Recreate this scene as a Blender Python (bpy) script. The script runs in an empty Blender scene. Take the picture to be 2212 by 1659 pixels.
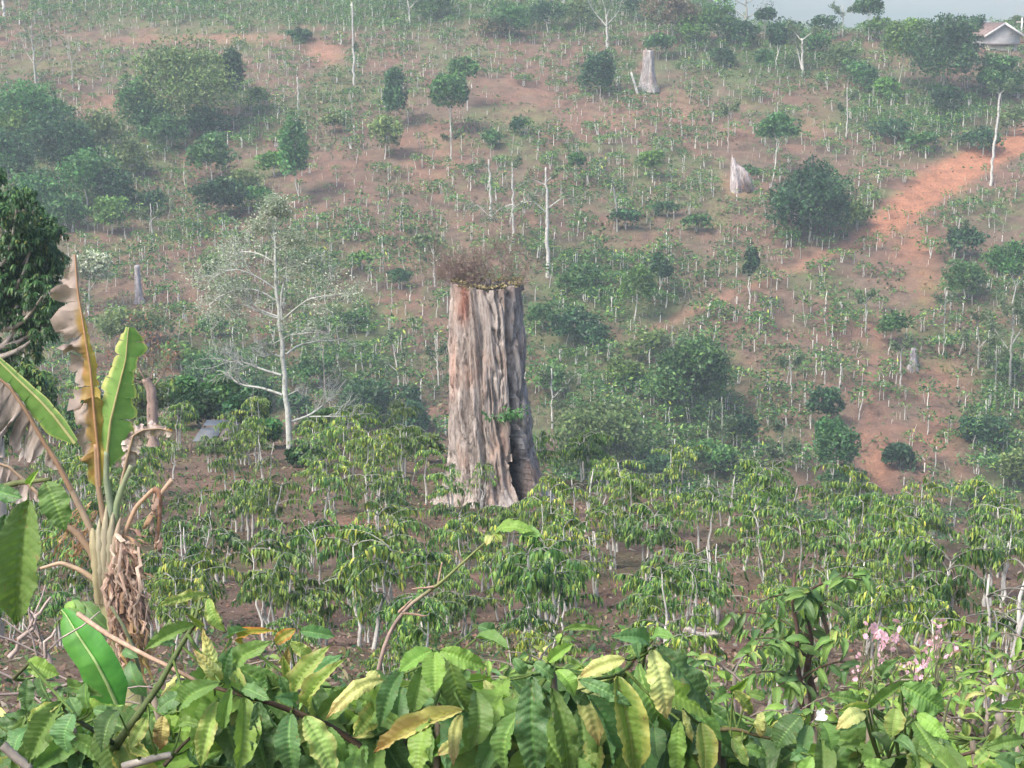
import bpy, math, random
import numpy as np
from mathutils import Vector, Matrix

R_ = np.random.default_rng(11)
random.seed(11)
C = bpy.context.scene.collection
SC = bpy.context.scene

# ------------------------------------------------------------------ camera, sky, sun, exposure
FPX = 1800.0
PITCH = math.atan(363.0 / FPX)
cam_data = bpy.data.cameras.new("camera")
cam_data.sensor_width = 36.0
cam_data.lens = FPX / 1024 * 36.0
cam_data.clip_start = 0.1
cam_data.clip_end = 6000
cam = bpy.data.objects.new("camera", cam_data)
cam.rotation_euler = (math.pi / 2 - PITCH, 0, 0)
C.objects.link(cam)
SC.camera = cam

SUN_DIR = Vector((-0.50, -0.42, 0.78)).normalized()
world = bpy.data.worlds.new("World")
SC.world = world
world.use_nodes = True
wn = world.node_tree.nodes
wl = world.node_tree.links
wn.clear()
sky = wn.new("ShaderNodeTexSky")
sky.sky_type = 'NISHITA'
sky.sun_disc = False
sky.sun_elevation = math.asin(SUN_DIR.z)
sky.sun_rotation = math.atan2(SUN_DIR.x, SUN_DIR.y)
sky.air_density = 1.0
sky.dust_density = 4.0
bg = wn.new("ShaderNodeBackground")
bg.inputs[1].default_value = 0.15
wo = wn.new("ShaderNodeOutputWorld")
wl.new(sky.outputs[0], bg.inputs[0])
wl.new(bg.outputs[0], wo.inputs[0])
sun_d = bpy.data.lights.new("sun", 'SUN')
sun_d.energy = 1.5
sun_d.angle = math.radians(10)
sun_d.color = (1.0, 0.95, 0.88)
sun = bpy.data.objects.new("sun", sun_d)
sun.rotation_euler = SUN_DIR.to_track_quat('Z', 'Y').to_euler()
C.objects.link(sun)
SC.view_settings.view_transform = 'Standard'
SC.view_settings.look = 'None'
SC.view_settings.exposure = 1.42
SC.view_settings.gamma = 1.0
SC.view_settings.use_curve_mapping = False
SC.cycles.use_denoising = True
SC.cycles.max_bounces = 5
SC.cycles.diffuse_bounces = 3
SC.cycles.glossy_bounces = 1
SC.cycles.transmission_bounces = 3
SC.cycles.volume_bounces = 1
SC.cycles.filter_width = 1.5
HAZE_DENSITY = 0.0006

# ------------------------------------------------------------------ picture maths (P = position in a 2212 px wide view of the photograph)
K = 1024 / 2212.0
M_PER_P = K / FPX

def ray(px, py):
    u, v = px * K, py * K
    x, yy = (u - 512) / FPX, (384 - v) / FPX
    c, s = math.cos(PITCH), math.sin(PITCH)
    y = c + yy * s
    z = -s + yy * c
    return x / y, z / y          # per metre of depth

def at(px, py, D):
    a, b = ray(px, py)
    return np.array((a * D, D, b * D))

def to_P(x, y, z):
    c, s = math.cos(PITCH), math.sin(PITCH)
    f = y * c - z * s
    up = y * s + z * c
    f = np.maximum(f, 0.1)
    return (512 + FPX * x / f) / K, (384 - FPX * up / f) / K

# ------------------------------------------------------------------ numeric noise
def _hash(ix, iy, seed):
    h = (ix.astype(np.int64) * 374761393 + iy.astype(np.int64) * 668265263 + seed * 974711) & 0xffffffff
    h = ((h ^ (h >> 13)) * 1274126177) & 0xffffffff
    return ((h ^ (h >> 16)) & 0xffff) / 65535.0

def vnoise(x, y, seed=0):
    x = np.asarray(x, float); y = np.asarray(y, float)
    ix, iy = np.floor(x), np.floor(y)
    fx, fy = x - ix, y - iy
    fx = fx * fx * (3 - 2 * fx); fy = fy * fy * (3 - 2 * fy)
    a = _hash(ix, iy, seed); b = _hash(ix + 1, iy, seed)
    c = _hash(ix, iy + 1, seed); d = _hash(ix + 1, iy + 1, seed)
    return (a * (1 - fx) + b * fx) * (1 - fy) + (c * (1 - fx) + d * fx) * fy

def fbm(x, y, seed=0, o=4):
    t = 0; a = 1; n = 0
    for i in range(o):
        t = t + a * vnoise(x * 2 ** i, y * 2 ** i, seed + i * 17); n += a; a *= 0.55
    return t / n

def sstep(a, b, x):
    t = np.clip((np.asarray(x, float) - a) / (b - a), 0, 1)
    return t * t * (3 - 2 * t)

# ------------------------------------------------------------------ terrain
def H(x, y):
    x = np.asarray(x, float); y = np.asarray(y, float)
    near = np.where(y < 34, -1.7 - 0.297 * y, -11.8 - (y - 34) * 0.106)
    near = near + 0.35 * (fbm(x * 0.12, y * 0.12, 3, 3) - 0.5) * sstep(4, 20, y)
    near = near + 0.10 * (fbm(x * 0.9, y * 0.9, 9, 2) - 0.5)
    yr = np.interp(x, [-60, -20, -8, 0, 5, 12, 30, 60], [84, 76, 69, 56, 50, 41.5, 38, 37])
    d = y - yr
    desc = near - 0.42 * np.maximum(d, 0) ** 1.06 * sstep(-1, 5, d)
    s = x / np.maximum(y, 1)
    w = sstep(0.17, 0.03, s)
    k = 0.308
    hill = -33.4 + (y - 112) * k
    crest = 213.0
    over = np.maximum(y - crest, 0)
    hill = hill - over * k * (1 - w) - over * 0.10 * (1 - w) * sstep(0, 30, over)
    hill = hill - w * np.maximum(y - 300, 0) * k
    foot = np.maximum(112 - y, 0)
    hill = hill + foot * 0.30
    hill = hill + 4.0 * (fbm(x * 0.018 + 3.1, y * 0.018, 21, 3) - 0.5) * sstep(100, 140, y)
    hill = hill + 0.9 * (fbm(x * 0.11, y * 0.11, 31, 3) - 0.5)
    # terraces cut along the contour
    hill = hill + 0.16 * np.sin(y * 2.3 + 3 * vnoise(x * 0.05, y * 0.03, 40))
    far = np.maximum(desc, np.maximum(hill, -60))
    return np.where(d <= 0, near, np.where(y < 100, desc, far))

def ground_z(x, y):
    return float(H(np.array([x]), np.array([y]))[0])

_ys = np.arange(3.0, 330, 0.2)
def gp(px, py, ymin=3.0):
    a, b = ray(px, py)
    ys = _ys[_ys >= ymin]
    h = H(a * ys, ys)
    hit = np.nonzero(b * ys <= h)[0]
    y = ys[hit[0]] if len(hit) else 228.0
    return np.array((a * y, y, ground_z(a * y, y)))

# ------------------------------------------------------------------ mesh builder
class MB:
    def __init__(s):
        s.v = []; s.c = []; s.q = []; s.t = []; s.qm = []; s.tm = []; s.n = 0
    def add(s, v, quads=None, tris=None, col=(0.5, 0.5, 0.5), mat=0):
        v = np.asarray(v, float).reshape(-1, 3)
        col = np.asarray(col, float)
        if col.ndim == 1: col = np.tile(col, (len(v), 1))
        s.v.append(v); s.c.append(col)
        if quads is not None and len(quads):
            q = np.asarray(quads, np.int64) + s.n; s.q.append(q); s.qm.append(np.full(len(q), mat))
        if tris is not None and len(tris):
            t = np.asarray(tris, np.int64) + s.n; s.t.append(t); s.tm.append(np.full(len(t), mat))
        s.n += len(v)
    def arrays(s):
        v = np.concatenate(s.v); c = np.concatenate(s.c)
        q = np.concatenate(s.q) if s.q else np.zeros((0, 4), np.int64)
        t = np.concatenate(s.t) if s.t else np.zeros((0, 3), np.int64)
        qm = np.concatenate(s.qm) if s.qm else np.zeros(0, int)
        tm = np.concatenate(s.tm) if s.tm else np.zeros(0, int)
        return v, c, q, t, qm, tm
    def merge(s, arr, M=None, tint=1.0):
        v, c, q, t, qm, tm = arr
        if M is not None: v = v @ M[:3, :3].T + M[:3, 3]
        s.v.append(v); s.c.append(c * tint)
        if len(q): s.q.append(q + s.n); s.qm.append(qm)
        if len(t): s.t.append(t + s.n); s.tm.append(tm)
        s.n += len(v)
    def mesh(s, name, mats, smooth=False, origin=None, uv=None):
        v, c, q, t, qm, tm = s.arrays()
        if origin is not None: v = v - np.asarray(origin)
        me = bpy.data.meshes.new(name)
        me.vertices.add(len(v)); me.vertices.foreach_set("co", v.astype(np.float32).ravel())
        nl = len(q) * 4 + len(t) * 3
        me.loops.add(nl)
        me.loops.foreach_set("vertex_index", np.concatenate([q.ravel(), t.ravel()]).astype(np.int32))
        me.polygons.add(len(q) + len(t))
        ls = np.concatenate([np.arange(len(q)) * 4, len(q) * 4 + np.arange(len(t)) * 3]).astype(np.int32)
        me.polygons.foreach_set("loop_start", ls)
        me.polygons.foreach_set("material_index", np.concatenate([qm, tm]).astype(np.int32))
        if smooth: me.polygons.foreach_set("use_smooth", np.ones(len(ls), bool))
        at_ = me.color_attributes.new("Col", 'FLOAT_COLOR', 'POINT')
        cc = np.ones((len(v), 4), np.float32); cc[:, :3] = c
        at_.data.foreach_set("color", cc.ravel())
        if uv is not None:
            u = me.attributes.new("st", 'FLOAT2', 'POINT')
            u.data.foreach_set("vector", np.asarray(uv, np.float32).ravel())
        for m in (mats if isinstance(mats, (list, tuple)) else [mats]): me.materials.append(m)
        me.update(calc_edges=True)
        return me

def link(name, me, parent=None, loc=None):
    o = bpy.data.objects.new(name, me)
    C.objects.link(o)
    if loc is not None: o.location = loc
    if parent is not None: o.parent = parent
    return o

def tag(o, label=None, cat=None, group=None, kind=None):
    if label: o['label'] = label
    if cat: o['category'] = cat
    if group: o['group'] = group
    if kind: o['kind'] = kind
    return o

def root(name, loc, label, cat, group=None):
    o = bpy.data.objects.new(name, None)
    o.empty_display_size = 0.2
    C.objects.link(o); o.location = loc
    return tag(o, label, cat, group)

# ------------------------------------------------------------------ materials
def nodes_of(name):
    m = bpy.data.materials.new(name); m.use_nodes = True
    nt = m.node_tree; nt.nodes.clear()
    out = nt.nodes.new("ShaderNodeOutputMaterial")
    return m, nt, out

def N(nt, kind, **kw):
    n = nt.nodes.new(kind)
    for k, v in kw.items():
        if k.startswith('i_'): n.inputs[int(k[2:])].default_value = v
        else: setattr(n, k, v)
    return n

def mixc(nt, fac, a, b, mode='MIX'):
    n = nt.nodes.new("ShaderNodeMix"); n.data_type = 'RGBA'; n.blend_type = mode
    for i, x in ((0, fac), (6, a), (7, b)):
        if hasattr(x, 'is_output'): nt.links.new(x, n.inputs[i])
        else: n.inputs[i].default_value = x
    return n.outputs[2]

def ramp(nt, src, stops):
    r = nt.nodes.new("ShaderNodeValToRGB")
    e = r.color_ramp.elements
    while len(e) < len(stops): e.new(0.5)
    for el, (p, c) in zip(e, stops):
        el.position = p; el.color = (c[0], c[1], c[2], 1) if hasattr(c, '__len__') else (c, c, c, 1)
    nt.links.new(src, r.inputs[0])
    return r.outputs[0]

def noise(nt, scale, detail=4, rough=0.6, vec=None, dim='3D'):
    n = nt.nodes.new("ShaderNodeTexNoise"); n.noise_dimensions = dim
    n.inputs["Scale"].default_value = scale; n.inputs["Detail"].default_value = detail
    n.inputs["Roughness"].default_value = rough
    if vec is not None: nt.links.new(vec, n.inputs["Vector"])
    return n.outputs[0]

def attr(nt, name="Col"):
    a = nt.nodes.new("ShaderNodeAttribute"); a.attribute_name = name
    return a

def obj_coord(nt, scale=(1, 1, 1)):
    tc = nt.nodes.new("ShaderNodeTexCoord"); mp = nt.nodes.new("ShaderNodeMapping")
    mp.inputs["Scale"].default_value = scale
    nt.links.new(tc.outputs["Object"], mp.inputs[0])
    return mp.outputs[0]

def vary(nt, col, hue=0.02, val=0.25):
    oi = nt.nodes.new("ShaderNodeObjectInfo")
    mr = nt.nodes.new("ShaderNodeMapRange"); mr.inputs[3].default_value = 1 - val; mr.inputs[4].default_value = 1 + val
    nt.links.new(oi.outputs["Random"], mr.inputs[0])
    m2 = nt.nodes.new("ShaderNodeMath"); m2.operation = 'MULTIPLY'; m2.inputs[1].default_value = 7.31
    nt.links.new(oi.outputs["Random"], m2.inputs[0])
    m3 = nt.nodes.new("ShaderNodeMath"); m3.operation = 'FRACT'; nt.links.new(m2.outputs[0], m3.inputs[0])
    mh = nt.nodes.new("ShaderNodeMapRange"); mh.inputs[3].default_value = 0.5 - hue; mh.inputs[4].default_value = 0.5 + hue
    nt.links.new(m3.outputs[0], mh.inputs[0])
    h = nt.nodes.new("ShaderNodeHueSaturation")
    nt.links.new(mh.outputs[0], h.inputs["Hue"]); nt.links.new(mr.outputs[0], h.inputs["Value"])
    nt.links.new(col, h.inputs["Color"])
    return h.outputs[0]

def surf(nt, out, col, rough=0.6, spec=0.3, trans=0.0, bump=None, bump_d=0.02, bump_s=0.5, rough_in=None):
    p = nt.nodes.new("ShaderNodeBsdfPrincipled")
    nt.links.new(col, p.inputs["Base Color"])
    p.inputs["Roughness"].default_value = rough
    if rough_in is not None: nt.links.new(rough_in, p.inputs["Roughness"])
    p.inputs["Specular IOR Level"].default_value = spec
    if bump is not None:
        b = nt.nodes.new("ShaderNodeBump"); b.inputs["Strength"].default_value = bump_s
        b.inputs["Distance"].default_value = bump_d
        nt.links.new(bump, b.inputs["Height"]); nt.links.new(b.outputs[0], p.inputs["Normal"])
    if trans > 0:
        t = nt.nodes.new("ShaderNodeBsdfTranslucent")
        nt.links.new(mixc(nt, 1.0, col, (1.25, 1.35, 0.7, 1), 'MULTIPLY'), t.inputs[0])
        mx = nt.nodes.new("ShaderNodeMixShader"); mx.inputs[0].default_value = trans
        nt.links.new(p.outputs[0], mx.inputs[1]); nt.links.new(t.outputs[0], mx.inputs[2])
        nt.links.new(mx.outputs[0], out.inputs[0])
    else:
        nt.links.new(p.outputs[0], out.inputs[0])

def m_foliage():
    m, nt, out = nodes_of("leaves")
    c = vary(nt, attr(nt).outputs[0], 0.015, 0.18)
    surf(nt, out, c, 0.5, 0.35, 0.28)
    return m

def m_bark():
    m, nt, out = nodes_of("pale_bark")
    vec = obj_coord(nt, (1, 1, 0.6))
    n1 = noise(nt, 9, 5, 0.65, vec)
    f = ramp(nt, n1, [(0.32, 0.28), (0.45, 0.8), (0.62, 1.0), (0.75, 0.55)])
    c = mixc(nt, 1.0, attr(nt).outputs[0], f, 'MULTIPLY')
    n2 = noise(nt, 3, 3, 0.6, vec)
    c = mixc(nt, ramp(nt, n2, [(0.55, 0.0), (0.68, 0.55)]), c, (0.16, 0.17, 0.10, 1))
    surf(nt, out, vary(nt, c, 0.01, 0.12), 0.85, 0.15, 0, n1, 0.02, 0.7)
    return m

def m_simple(name, rough=0.7, spec=0.2, trans=0.0, scale=30, amt=0.35, stretch=(1, 1, 1), val=0.12):
    m, nt, out = nodes_of(name)
    n1 = noise(nt, scale, 5, 0.65, obj_coord(nt, stretch))
    f = ramp(nt, n1, [(0.3, 1 - amt), (0.7, 1 + amt * 0.4)])
    c = mixc(nt, 1.0, attr(nt).outputs[0], f, 'MULTIPLY')
    surf(nt, out, vary(nt, c, 0.008, val), rough, spec, trans, n1, 0.01, 0.4)
    return m

def m_ground():
    m, nt, out = nodes_of("red_soil")
    vec = obj_coord(nt)
    n1 = noise(nt, 0.9, 8, 0.7, vec)
    n2 = noise(nt, 6.0, 6, 0.7, vec)
    c = mixc(nt, 1.0, attr(nt).outputs[0], ramp(nt, n1, [(0.3, 0.62), (0.5, 1.0), (0.72, 1.3)]), 'MULTIPLY')
    c = mixc(nt, ramp(nt, n2, [(0.42, 0.0), (0.62, 0.55)]), c, (0.075, 0.052, 0.038, 1))
    n3 = noise(nt, 14, 4, 0.6, obj_coord(nt, (1, 0.4, 1)))
    c = mixc(nt, ramp(nt, n3, [(0.6, 0.0), (0.7, 0.5)]), c, (0.26, 0.2, 0.15, 1))
    surf(nt, out, c, 0.95, 0.1, 0, n2, 0.12, 0.8)
    return m

def m_bigleaf(name, base, vein, tipc=None, edge=None, patch=None, rough=0.52, trans=0.30, hue=0.012, val=0.16):
    """broad coffee leaf: attribute st = (across -1..1, along 0..1)"""
    m, nt, out = nodes_of(name)
    a = attr(nt, "st")
    sx = nt.nodes.new("ShaderNodeSeparateXYZ"); nt.links.new(a.outputs["Vector"], sx.inputs[0])
    def M(op, x, y=None, z=None):
        n = nt.nodes.new("ShaderNodeMath"); n.operation = op
        for i, q in enumerate((x, y, z)):
            if q is None: continue
            if hasattr(q, 'is_output'): nt.links.new(q, n.inputs[i])
            else: n.inputs[i].default_value = q
        return n.outputs[0]
    ab = M('ABSOLUTE', sx.outputs[0])
    ph = M('FRACT', M('MULTIPLY', M('SUBTRACT', sx.outputs[1], M('MULTIPLY', ab, 0.10)), 13.0))
    d = M('ABSOLUTE', M('SUBTRACT', ph, 0.5))
    side = M('MULTIPLY', M('SUBTRACT', 0.5, d), 2.0)
    side = ramp(nt, d, [(0.0, 0.0), (0.40, 0.0), (0.5, 0.42)])
    mid = ramp(nt, ab, [(0.0, 1.0), (0.05, 0.7), (0.10, 0.0)])
    n1 = noise(nt, 3.0, 4, 0.6, obj_coord(nt))
    c = mixc(nt, ramp(nt, n1, [(0.35, 0.0), (0.7, 1.0)]), base + (1,), tuple(x * 1.35 for x in base) + (1,))
    if tipc:
        c = mixc(nt, ramp(nt, sx.outputs[1], [(0.55, 0.0), (1.0, 0.9)]), c, tipc + (1,))
    if edge:
        e = M('ADD', ab, M('MULTIPLY', M('SUBTRACT', n1, 0.5), 0.9))
        c = mixc(nt, ramp(nt, e, [(0.5, 0.0), (0.95, 1.0)]), c, edge + (1,))
    if patch:
        n2 = noise(nt, 1.6, 3, 0.6, obj_coord(nt))
        c = mixc(nt, ramp(nt, n2, [(0.54, 0.0), (0.64, 0.85)]), c, patch + (1,))
    n5 = noise(nt, 9.0, 3, 0.5, obj_coord(nt))
    c = mixc(nt, ramp(nt, n5, [(0.63, 0.0), (0.70, 0.75)]), c, (0.17, 0.10, 0.035, 1))
    n6 = noise(nt, 40.0, 3, 0.6, obj_coord(nt)); c = mixc(nt, ramp(nt, n6, [(0.35, 0.0), (0.75, 0.35)]), c, (0.30, 0.30, 0.16, 1))
    c = mixc(nt, side, c, vein + (1,))
    c = mixc(nt, mid, c, vein + (1,))
    surf(nt, out, vary(nt, c, hue, val), rough, 0.32, trans)
    return m

MAT = {}
MAT['foliage'] = m_foliage()
MAT['bark'] = m_bark()
MAT['stem'] = m_simple("brown_stem", 0.8, 0.15, 0, 25, 0.45, (1, 1, .4))
MAT['dry'] = m_simple("dry_leaf", 0.8, 0.12, 0.18, 18, 0.45, (1, 1, .35))
MAT['banana'] = m_simple("banana_leaf", 0.5, 0.3, 0.30, 10, 0.22)
MAT['petal'] = m_simple("petal", 0.7, 0.1, 0.3, 20, 0.1)
MAT['plaster'] = m_simple("plaster", 0.85, 0.1, 0, 2.0, 0.3)
MAT['roof'] = m_simple("roof_sheet", 0.6, 0.3, 0, 3.0, 0.35)
MAT['moss'] = m_simple("moss", 0.95, 0.05, 0.1, 14, 0.4)
MAT['ground'] = m_ground()
G1 = (0.092, 0.195, 0.042); G2 = (0.046, 0.122, 0.036); GL = (0.155, 0.295, 0.048)
YL = (0.36, 0.40, 0.13); BL = (0.066, 0.170, 0.055); LG = (0.20, 0.31, 0.065)
MAT['leaf_green'] = m_bigleaf("coffee_leaf_green", G1, (0.20, 0.34, 0.07))
MAT['leaf_dark'] = m_bigleaf("coffee_leaf_dark", G2, (0.13, 0.26, 0.065), rough=0.46)
MAT['leaf_lime'] = m_bigleaf("coffee_leaf_lime", GL, (0.22, 0.38, 0.07))
MAT['leaf_pale'] = m_bigleaf("coffee_leaf_pale", LG, (0.30, 0.38, 0.12), edge=(0.33, 0.35, 0.10))
MAT['leaf_blue'] = m_bigleaf("coffee_leaf_bluish", BL, (0.17, 0.31, 0.10), rough=0.52)
MAT['leaf_yellow'] = m_bigleaf("coffee_leaf_yellow", YL, (0.42, 0.46, 0.18), tipc=(0.46, 0.33, 0.13), rough=0.55, trans=0.2)
MAT['leaf_half'] = m_bigleaf("coffee_leaf_half_yellow", (0.12, 0.21, 0.03), (0.3, 0.34, 0.08), edge=(0.42, 0.42, 0.10), rough=0.45)
MAT['leaf_rust'] = m_bigleaf("coffee_leaf_rusty", (0.36, 0.33, 0.10), (0.33, 0.27, 0.09), tipc=(0.30, 0.12, 0.04), patch=(0.27, 0.17, 0.06), rough=0.6, trans=0.12)
MAT['leaf_orange'] = m_bigleaf("coffee_leaf_orange", (0.20, 0.22, 0.03), (0.4, 0.3, 0.05), edge=(0.55, 0.20, 0.03), rough=0.5)

# ------------------------------------------------------------------ shape helpers
def rot_frame(d):
    d = np.asarray(d, float); d = d / (np.linalg.norm(d) + 1e-9)
    up = np.array((0, 0, 1.0)) if abs(d[2]) < 0.9 else np.array((1.0, 0, 0))
    a = np.cross(up, d); a /= np.linalg.norm(a); b = np.cross(d, a)
    return d, a, b

def tube(mb, pts, radii, n=5, col=(0.5, 0.5, 0.5), mat=0, cap=True, lump=0.0):
    pts = np.asarray(pts, float); m = len(pts)
    radii = np.broadcast_to(np.asarray(radii, float), (m,)) if np.ndim(radii) else np.full(m, radii)
    tang = np.gradient(pts, axis=0)
    _, a, b = rot_frame(tang[0])
    ang = np.linspace(0, 2 * np.pi, n, endpoint=False)
    V = []
    for i in range(m):
        t = tang[i] / (np.linalg.norm(tang[i]) + 1e-9)
        a = a - t * np.dot(a, t); a /= np.linalg.norm(a) + 1e-9; b = np.cross(t, a)
        r = radii[i] * (1 + lump * (R_.random(n) - 0.5)) if lump else radii[i] * np.ones(n)
        V.append(pts[i] + np.outer(np.cos(ang) * r, a) + np.outer(np.sin(ang) * r, b))
    V = np.concatenate(V)
    j = np.arange(n); jn = (j + 1) % n
    Q = np.concatenate([np.stack([i * n + j, i * n + jn, (i + 1) * n + jn, (i + 1) * n + j], 1) for i in range(m - 1)])
    T = []
    if cap:
        V = np.concatenate([V, pts[-1:]])
        T = np.stack([(m - 1) * n + j, (m - 1) * n + jn, np.full(n, m * n)], 1)
    mb.add(V, Q, T, col, mat)

def bez(p0, p1, p2, n=6):
    t = np.linspace(0, 1, n)[:, None]
    return (1 - t) ** 2 * np.asarray(p0) + 2 * t * (1 - t) * np.asarray(p1) + t * t * np.asarray(p2)

def wob(p0, p1, n=6, amp=0.05, up=0.0):
    p0 = np.asarray(p0, float); p1 = np.asarray(p1, float)
    t = np.linspace(0, 1, n)[:, None]
    L = np.linalg.norm(p1 - p0)
    o = R_.normal(0, 1, (n, 3)) * amp * L * np.sin(np.pi * t)
    p = p0 + (p1 - p0) * t + o
    p[:, 2] += up * L * np.sin(np.pi * t[:, 0])
    return p

def cards(mb, cen, size, col, mat=0, flat=0.0, aspect=0.5):
    """rhombic leaves with random facing; flat>0 biases them to lie level"""
    cen = np.asarray(cen, float); n = len(cen)
    size = np.broadcast_to(size, (n,))
    d = R_.normal(0, 1, (n, 3)); d[:, 2] *= (1 - 0.7 * flat); d[:, 2] -= 0.25
    d /= np.linalg.norm(d, axis=1)[:, None]
    r = R_.normal(0, 1, (n, 3)); r[:, 2] *= (1 - 0.8 * flat)
    s = np.cross(d, np.cross(r, d)); s /= np.linalg.norm(s, axis=1)[:, None] + 1e-9
    h = size[:, None] * 0.5
    v = np.stack([cen - d * h, cen + s * h * aspect, cen + d * h, cen - s * h * aspect], 1).reshape(-1, 3)
    q = np.arange(n * 4).reshape(n, 4)
    col = np.asarray(col, float)
    if col.ndim == 1: col = np.tile(col, (n, 1))
    mb.add(v, q, None, np.repeat(col, 4, 0), mat)

def strips(mb, base, d0, length, width, droop, col, mat=0):
    """hanging leaves: base -> curve -> tip, three segments"""
    n = len(base); base = np.asarray(base, float)
    d0 = np.asarray(d0, float); d0 = d0 / (np.linalg.norm(d0, axis=1)[:, None] + 1e-9)
    L = np.broadcast_to(length, (n,))[:, None]; W = np.broadcast_to(width, (n,))[:, None]
    k = np.broadcast_to(droop, (n,))[:, None]
    dn = np.array((0, 0, -1.0))
    def pt(t): return base + L * (d0 * (t - 0.45 * k * t * t) + dn * (0.75 * k * t * t))
    p0, p1, p2, p3 = pt(0), pt(0.35), pt(0.72), pt(1.0)
    s = np.cross(d0, np.array((0, 0, 1.0)) + R_.normal(0, 0.35, (n, 3)))
    s /= np.linalg.norm(s, axis=1)[:, None] + 1e-9
    v = np.stack([p0, p1 + s * W * .5, p1 - s * W * .5, p2 + s * W * .42, p2 - s * W * .42, p3], 1).reshape(-1, 3)
    o = (np.arange(n) * 6)[:, None]
    q = o + np.array([[1, 2, 4, 3]])
    t = np.concatenate([o + np.array([[0, 2, 1]]), o + np.array([[3, 4, 5]])])
    mb.add(v, q, t, np.repeat(col, 6, 0), mat)

def tones(n, kinds, weights, jit=0.22):
    kinds = np.asarray(kinds, float)
    i = R_.choice(len(kinds), n, p=np.asarray(weights) / np.sum(weights))
    c = kinds[i] * (1 + R_.uniform(-jit, jit, (n, 1)))
    return c

T_DARK = (0.030, 0.085, 0.024); T_MID = (0.080, 0.170, 0.036); T_LIGHT = (0.19, 0.30, 0.055)
T_YEL = (0.36, 0.40, 0.06); T_BROWN = (0.16, 0.10, 0.05)
BARK_W = (0.56, 0.545, 0.50); BARK_G = (0.36, 0.36, 0.31); BARK_P = (0.46, 0.40, 0.34)

# ------------------------------------------------------------------ ground sheet
# soil patches (P px, py, rx, ry, strength) and green patches
RED = [(230, 240, 60, 40, .8), (700, 115, 45, 25, 1.2), (480, 85, 250, 14, .9), (120, 150, 110, 40, .45), (430, 700, 60, 60, .8), (400, 330, 30, 60, .6),
       (850, 680, 40, 26, .8), (940, 330, 110, 100, .65), (700, 440, 90, 90, .35), (1010, 480, 80, 50, .5), (1130, 230, 130, 80, .5), (1300, 260, 150, 50, .6),
       (1480, 240, 80, 60, .75), (1580, 290, 70, 60, .7), (1590, 400, 50, 40, .9), (1760, 270, 60, 50, .75), (1380, 540, 60, 30, .6),
       (1980, 530, 60, 60, .9), (2000, 600, 60, 60, .7), (1650, 820, 160, 140, .45), (1900, 1010, 50, 90, .9), (1740, 1070, 40, 24, 1.0), (2020, 950, 90, 50, .6),
       (2100, 1180, 90, 40, .7), (1940, 1190, 80, 30, .8), (1900, 700, 90, 80, .4), (300, 640, 110, 22, .7), (1560, 480, 60, 60, .5), (180, 480, 60, 40, .5), (2050, 820, 120, 60, .5)]
GREEN = [(900, 20, 900, 48, 1.2), (1650, 130, 300, 60, .9), (1980, 240, 230, 60, 1.1), (200, 330, 240, 90, .8), (560, 240, 100, 60, .6),
         (1300, 620, 170, 120, 1.0), (1450, 900, 220, 180, 1.0), (1250, 800, 120, 180, .9), (760, 760, 170, 140, .8), (500, 820, 200, 120, .9),
         (880, 560, 120, 60, .5), (2150, 900, 80, 260, .8), (1330, 420, 120, 60, .5), (2120, 620, 80, 80, .5), (1800, 1080, 60, 60, .5), (1500, 1090, 200, 50, .8)]

PATH = [(2290, 270, 26), (2200, 308, 26), (2120, 345, 27), (2060, 378, 31), (2000, 415, 34), (1940, 460, 31), (1890, 500, 24), (1830, 535, 15), (1760, 560, 12), (1700, 585, 10), (1640, 612, 10), (1580, 640, 9), (1520, 665, 10), (1440, 700, 9), (1370, 735, 6)]
TRACKS = [[(1900, 700, 10), (1880, 850, 12), (1870, 960, 16), (1905, 1060, 16), (1960, 1140, 14), (2040, 1210, 12)], [(1990, 840, 8), (2040, 930, 9), (2080, 1040, 10), (2120, 1150, 10)], [(1990, 470, 22), (2000, 560, 20), (1985, 640, 12)]]
def band(px, py, L):
    r = np.full_like(np.asarray(px, float), 0.)
    for (x0, y0, w0), (x1, y1, w1) in zip(L[:-1], L[1:]):
        t = np.clip(((px - x0) * (x1 - x0) + (py - y0) * (y1 - y0)) / ((x1 - x0) ** 2 + (y1 - y0) ** 2), 0, 1)
        d = np.hypot(px - x0 - t * (x1 - x0), (py - y0 - t * (y1 - y0))); w = w0 + (w1 - w0) * t
        r = np.maximum(r, np.clip(1.6 - d / w, 0, 1))
    return r
def blobs(px, py, L):
    r = np.zeros_like(px)
    if L is RED:
        r = np.maximum(r, (.92 + .55 * sstep(1780, 1950, px)) * band(px, py, PATH))
        for tr in TRACKS: r = np.maximum(r, .52 * band(px, py, tr))
    for cx, cy, rx, ry, s in L:
        r = np.maximum(r, s * np.exp(-(((px - cx) / rx) ** 2 + ((py - cy) / ry) ** 2)))
    return r

# worn soil patches on the near terrace (P)
BARE_NEAR = [(760, 1150, 190, 38, 1.2), (1040, 1250, 60, 28, .9), (1450, 1290, 190, 40, 1.2), (1560, 1390, 100, 36, 1.2), (1730, 1280, 150, 32, 1.1),
             (620, 1310, 150, 26, 1.0), (960, 1330, 120, 22, .8), (700, 1390, 90, 22, .9), (2080, 1370, 170, 40, .9), (480, 1060, 130, 60, .6), (2060, 1480, 60, 30, .9), (560, 1180, 80, 22, .8)]

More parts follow.
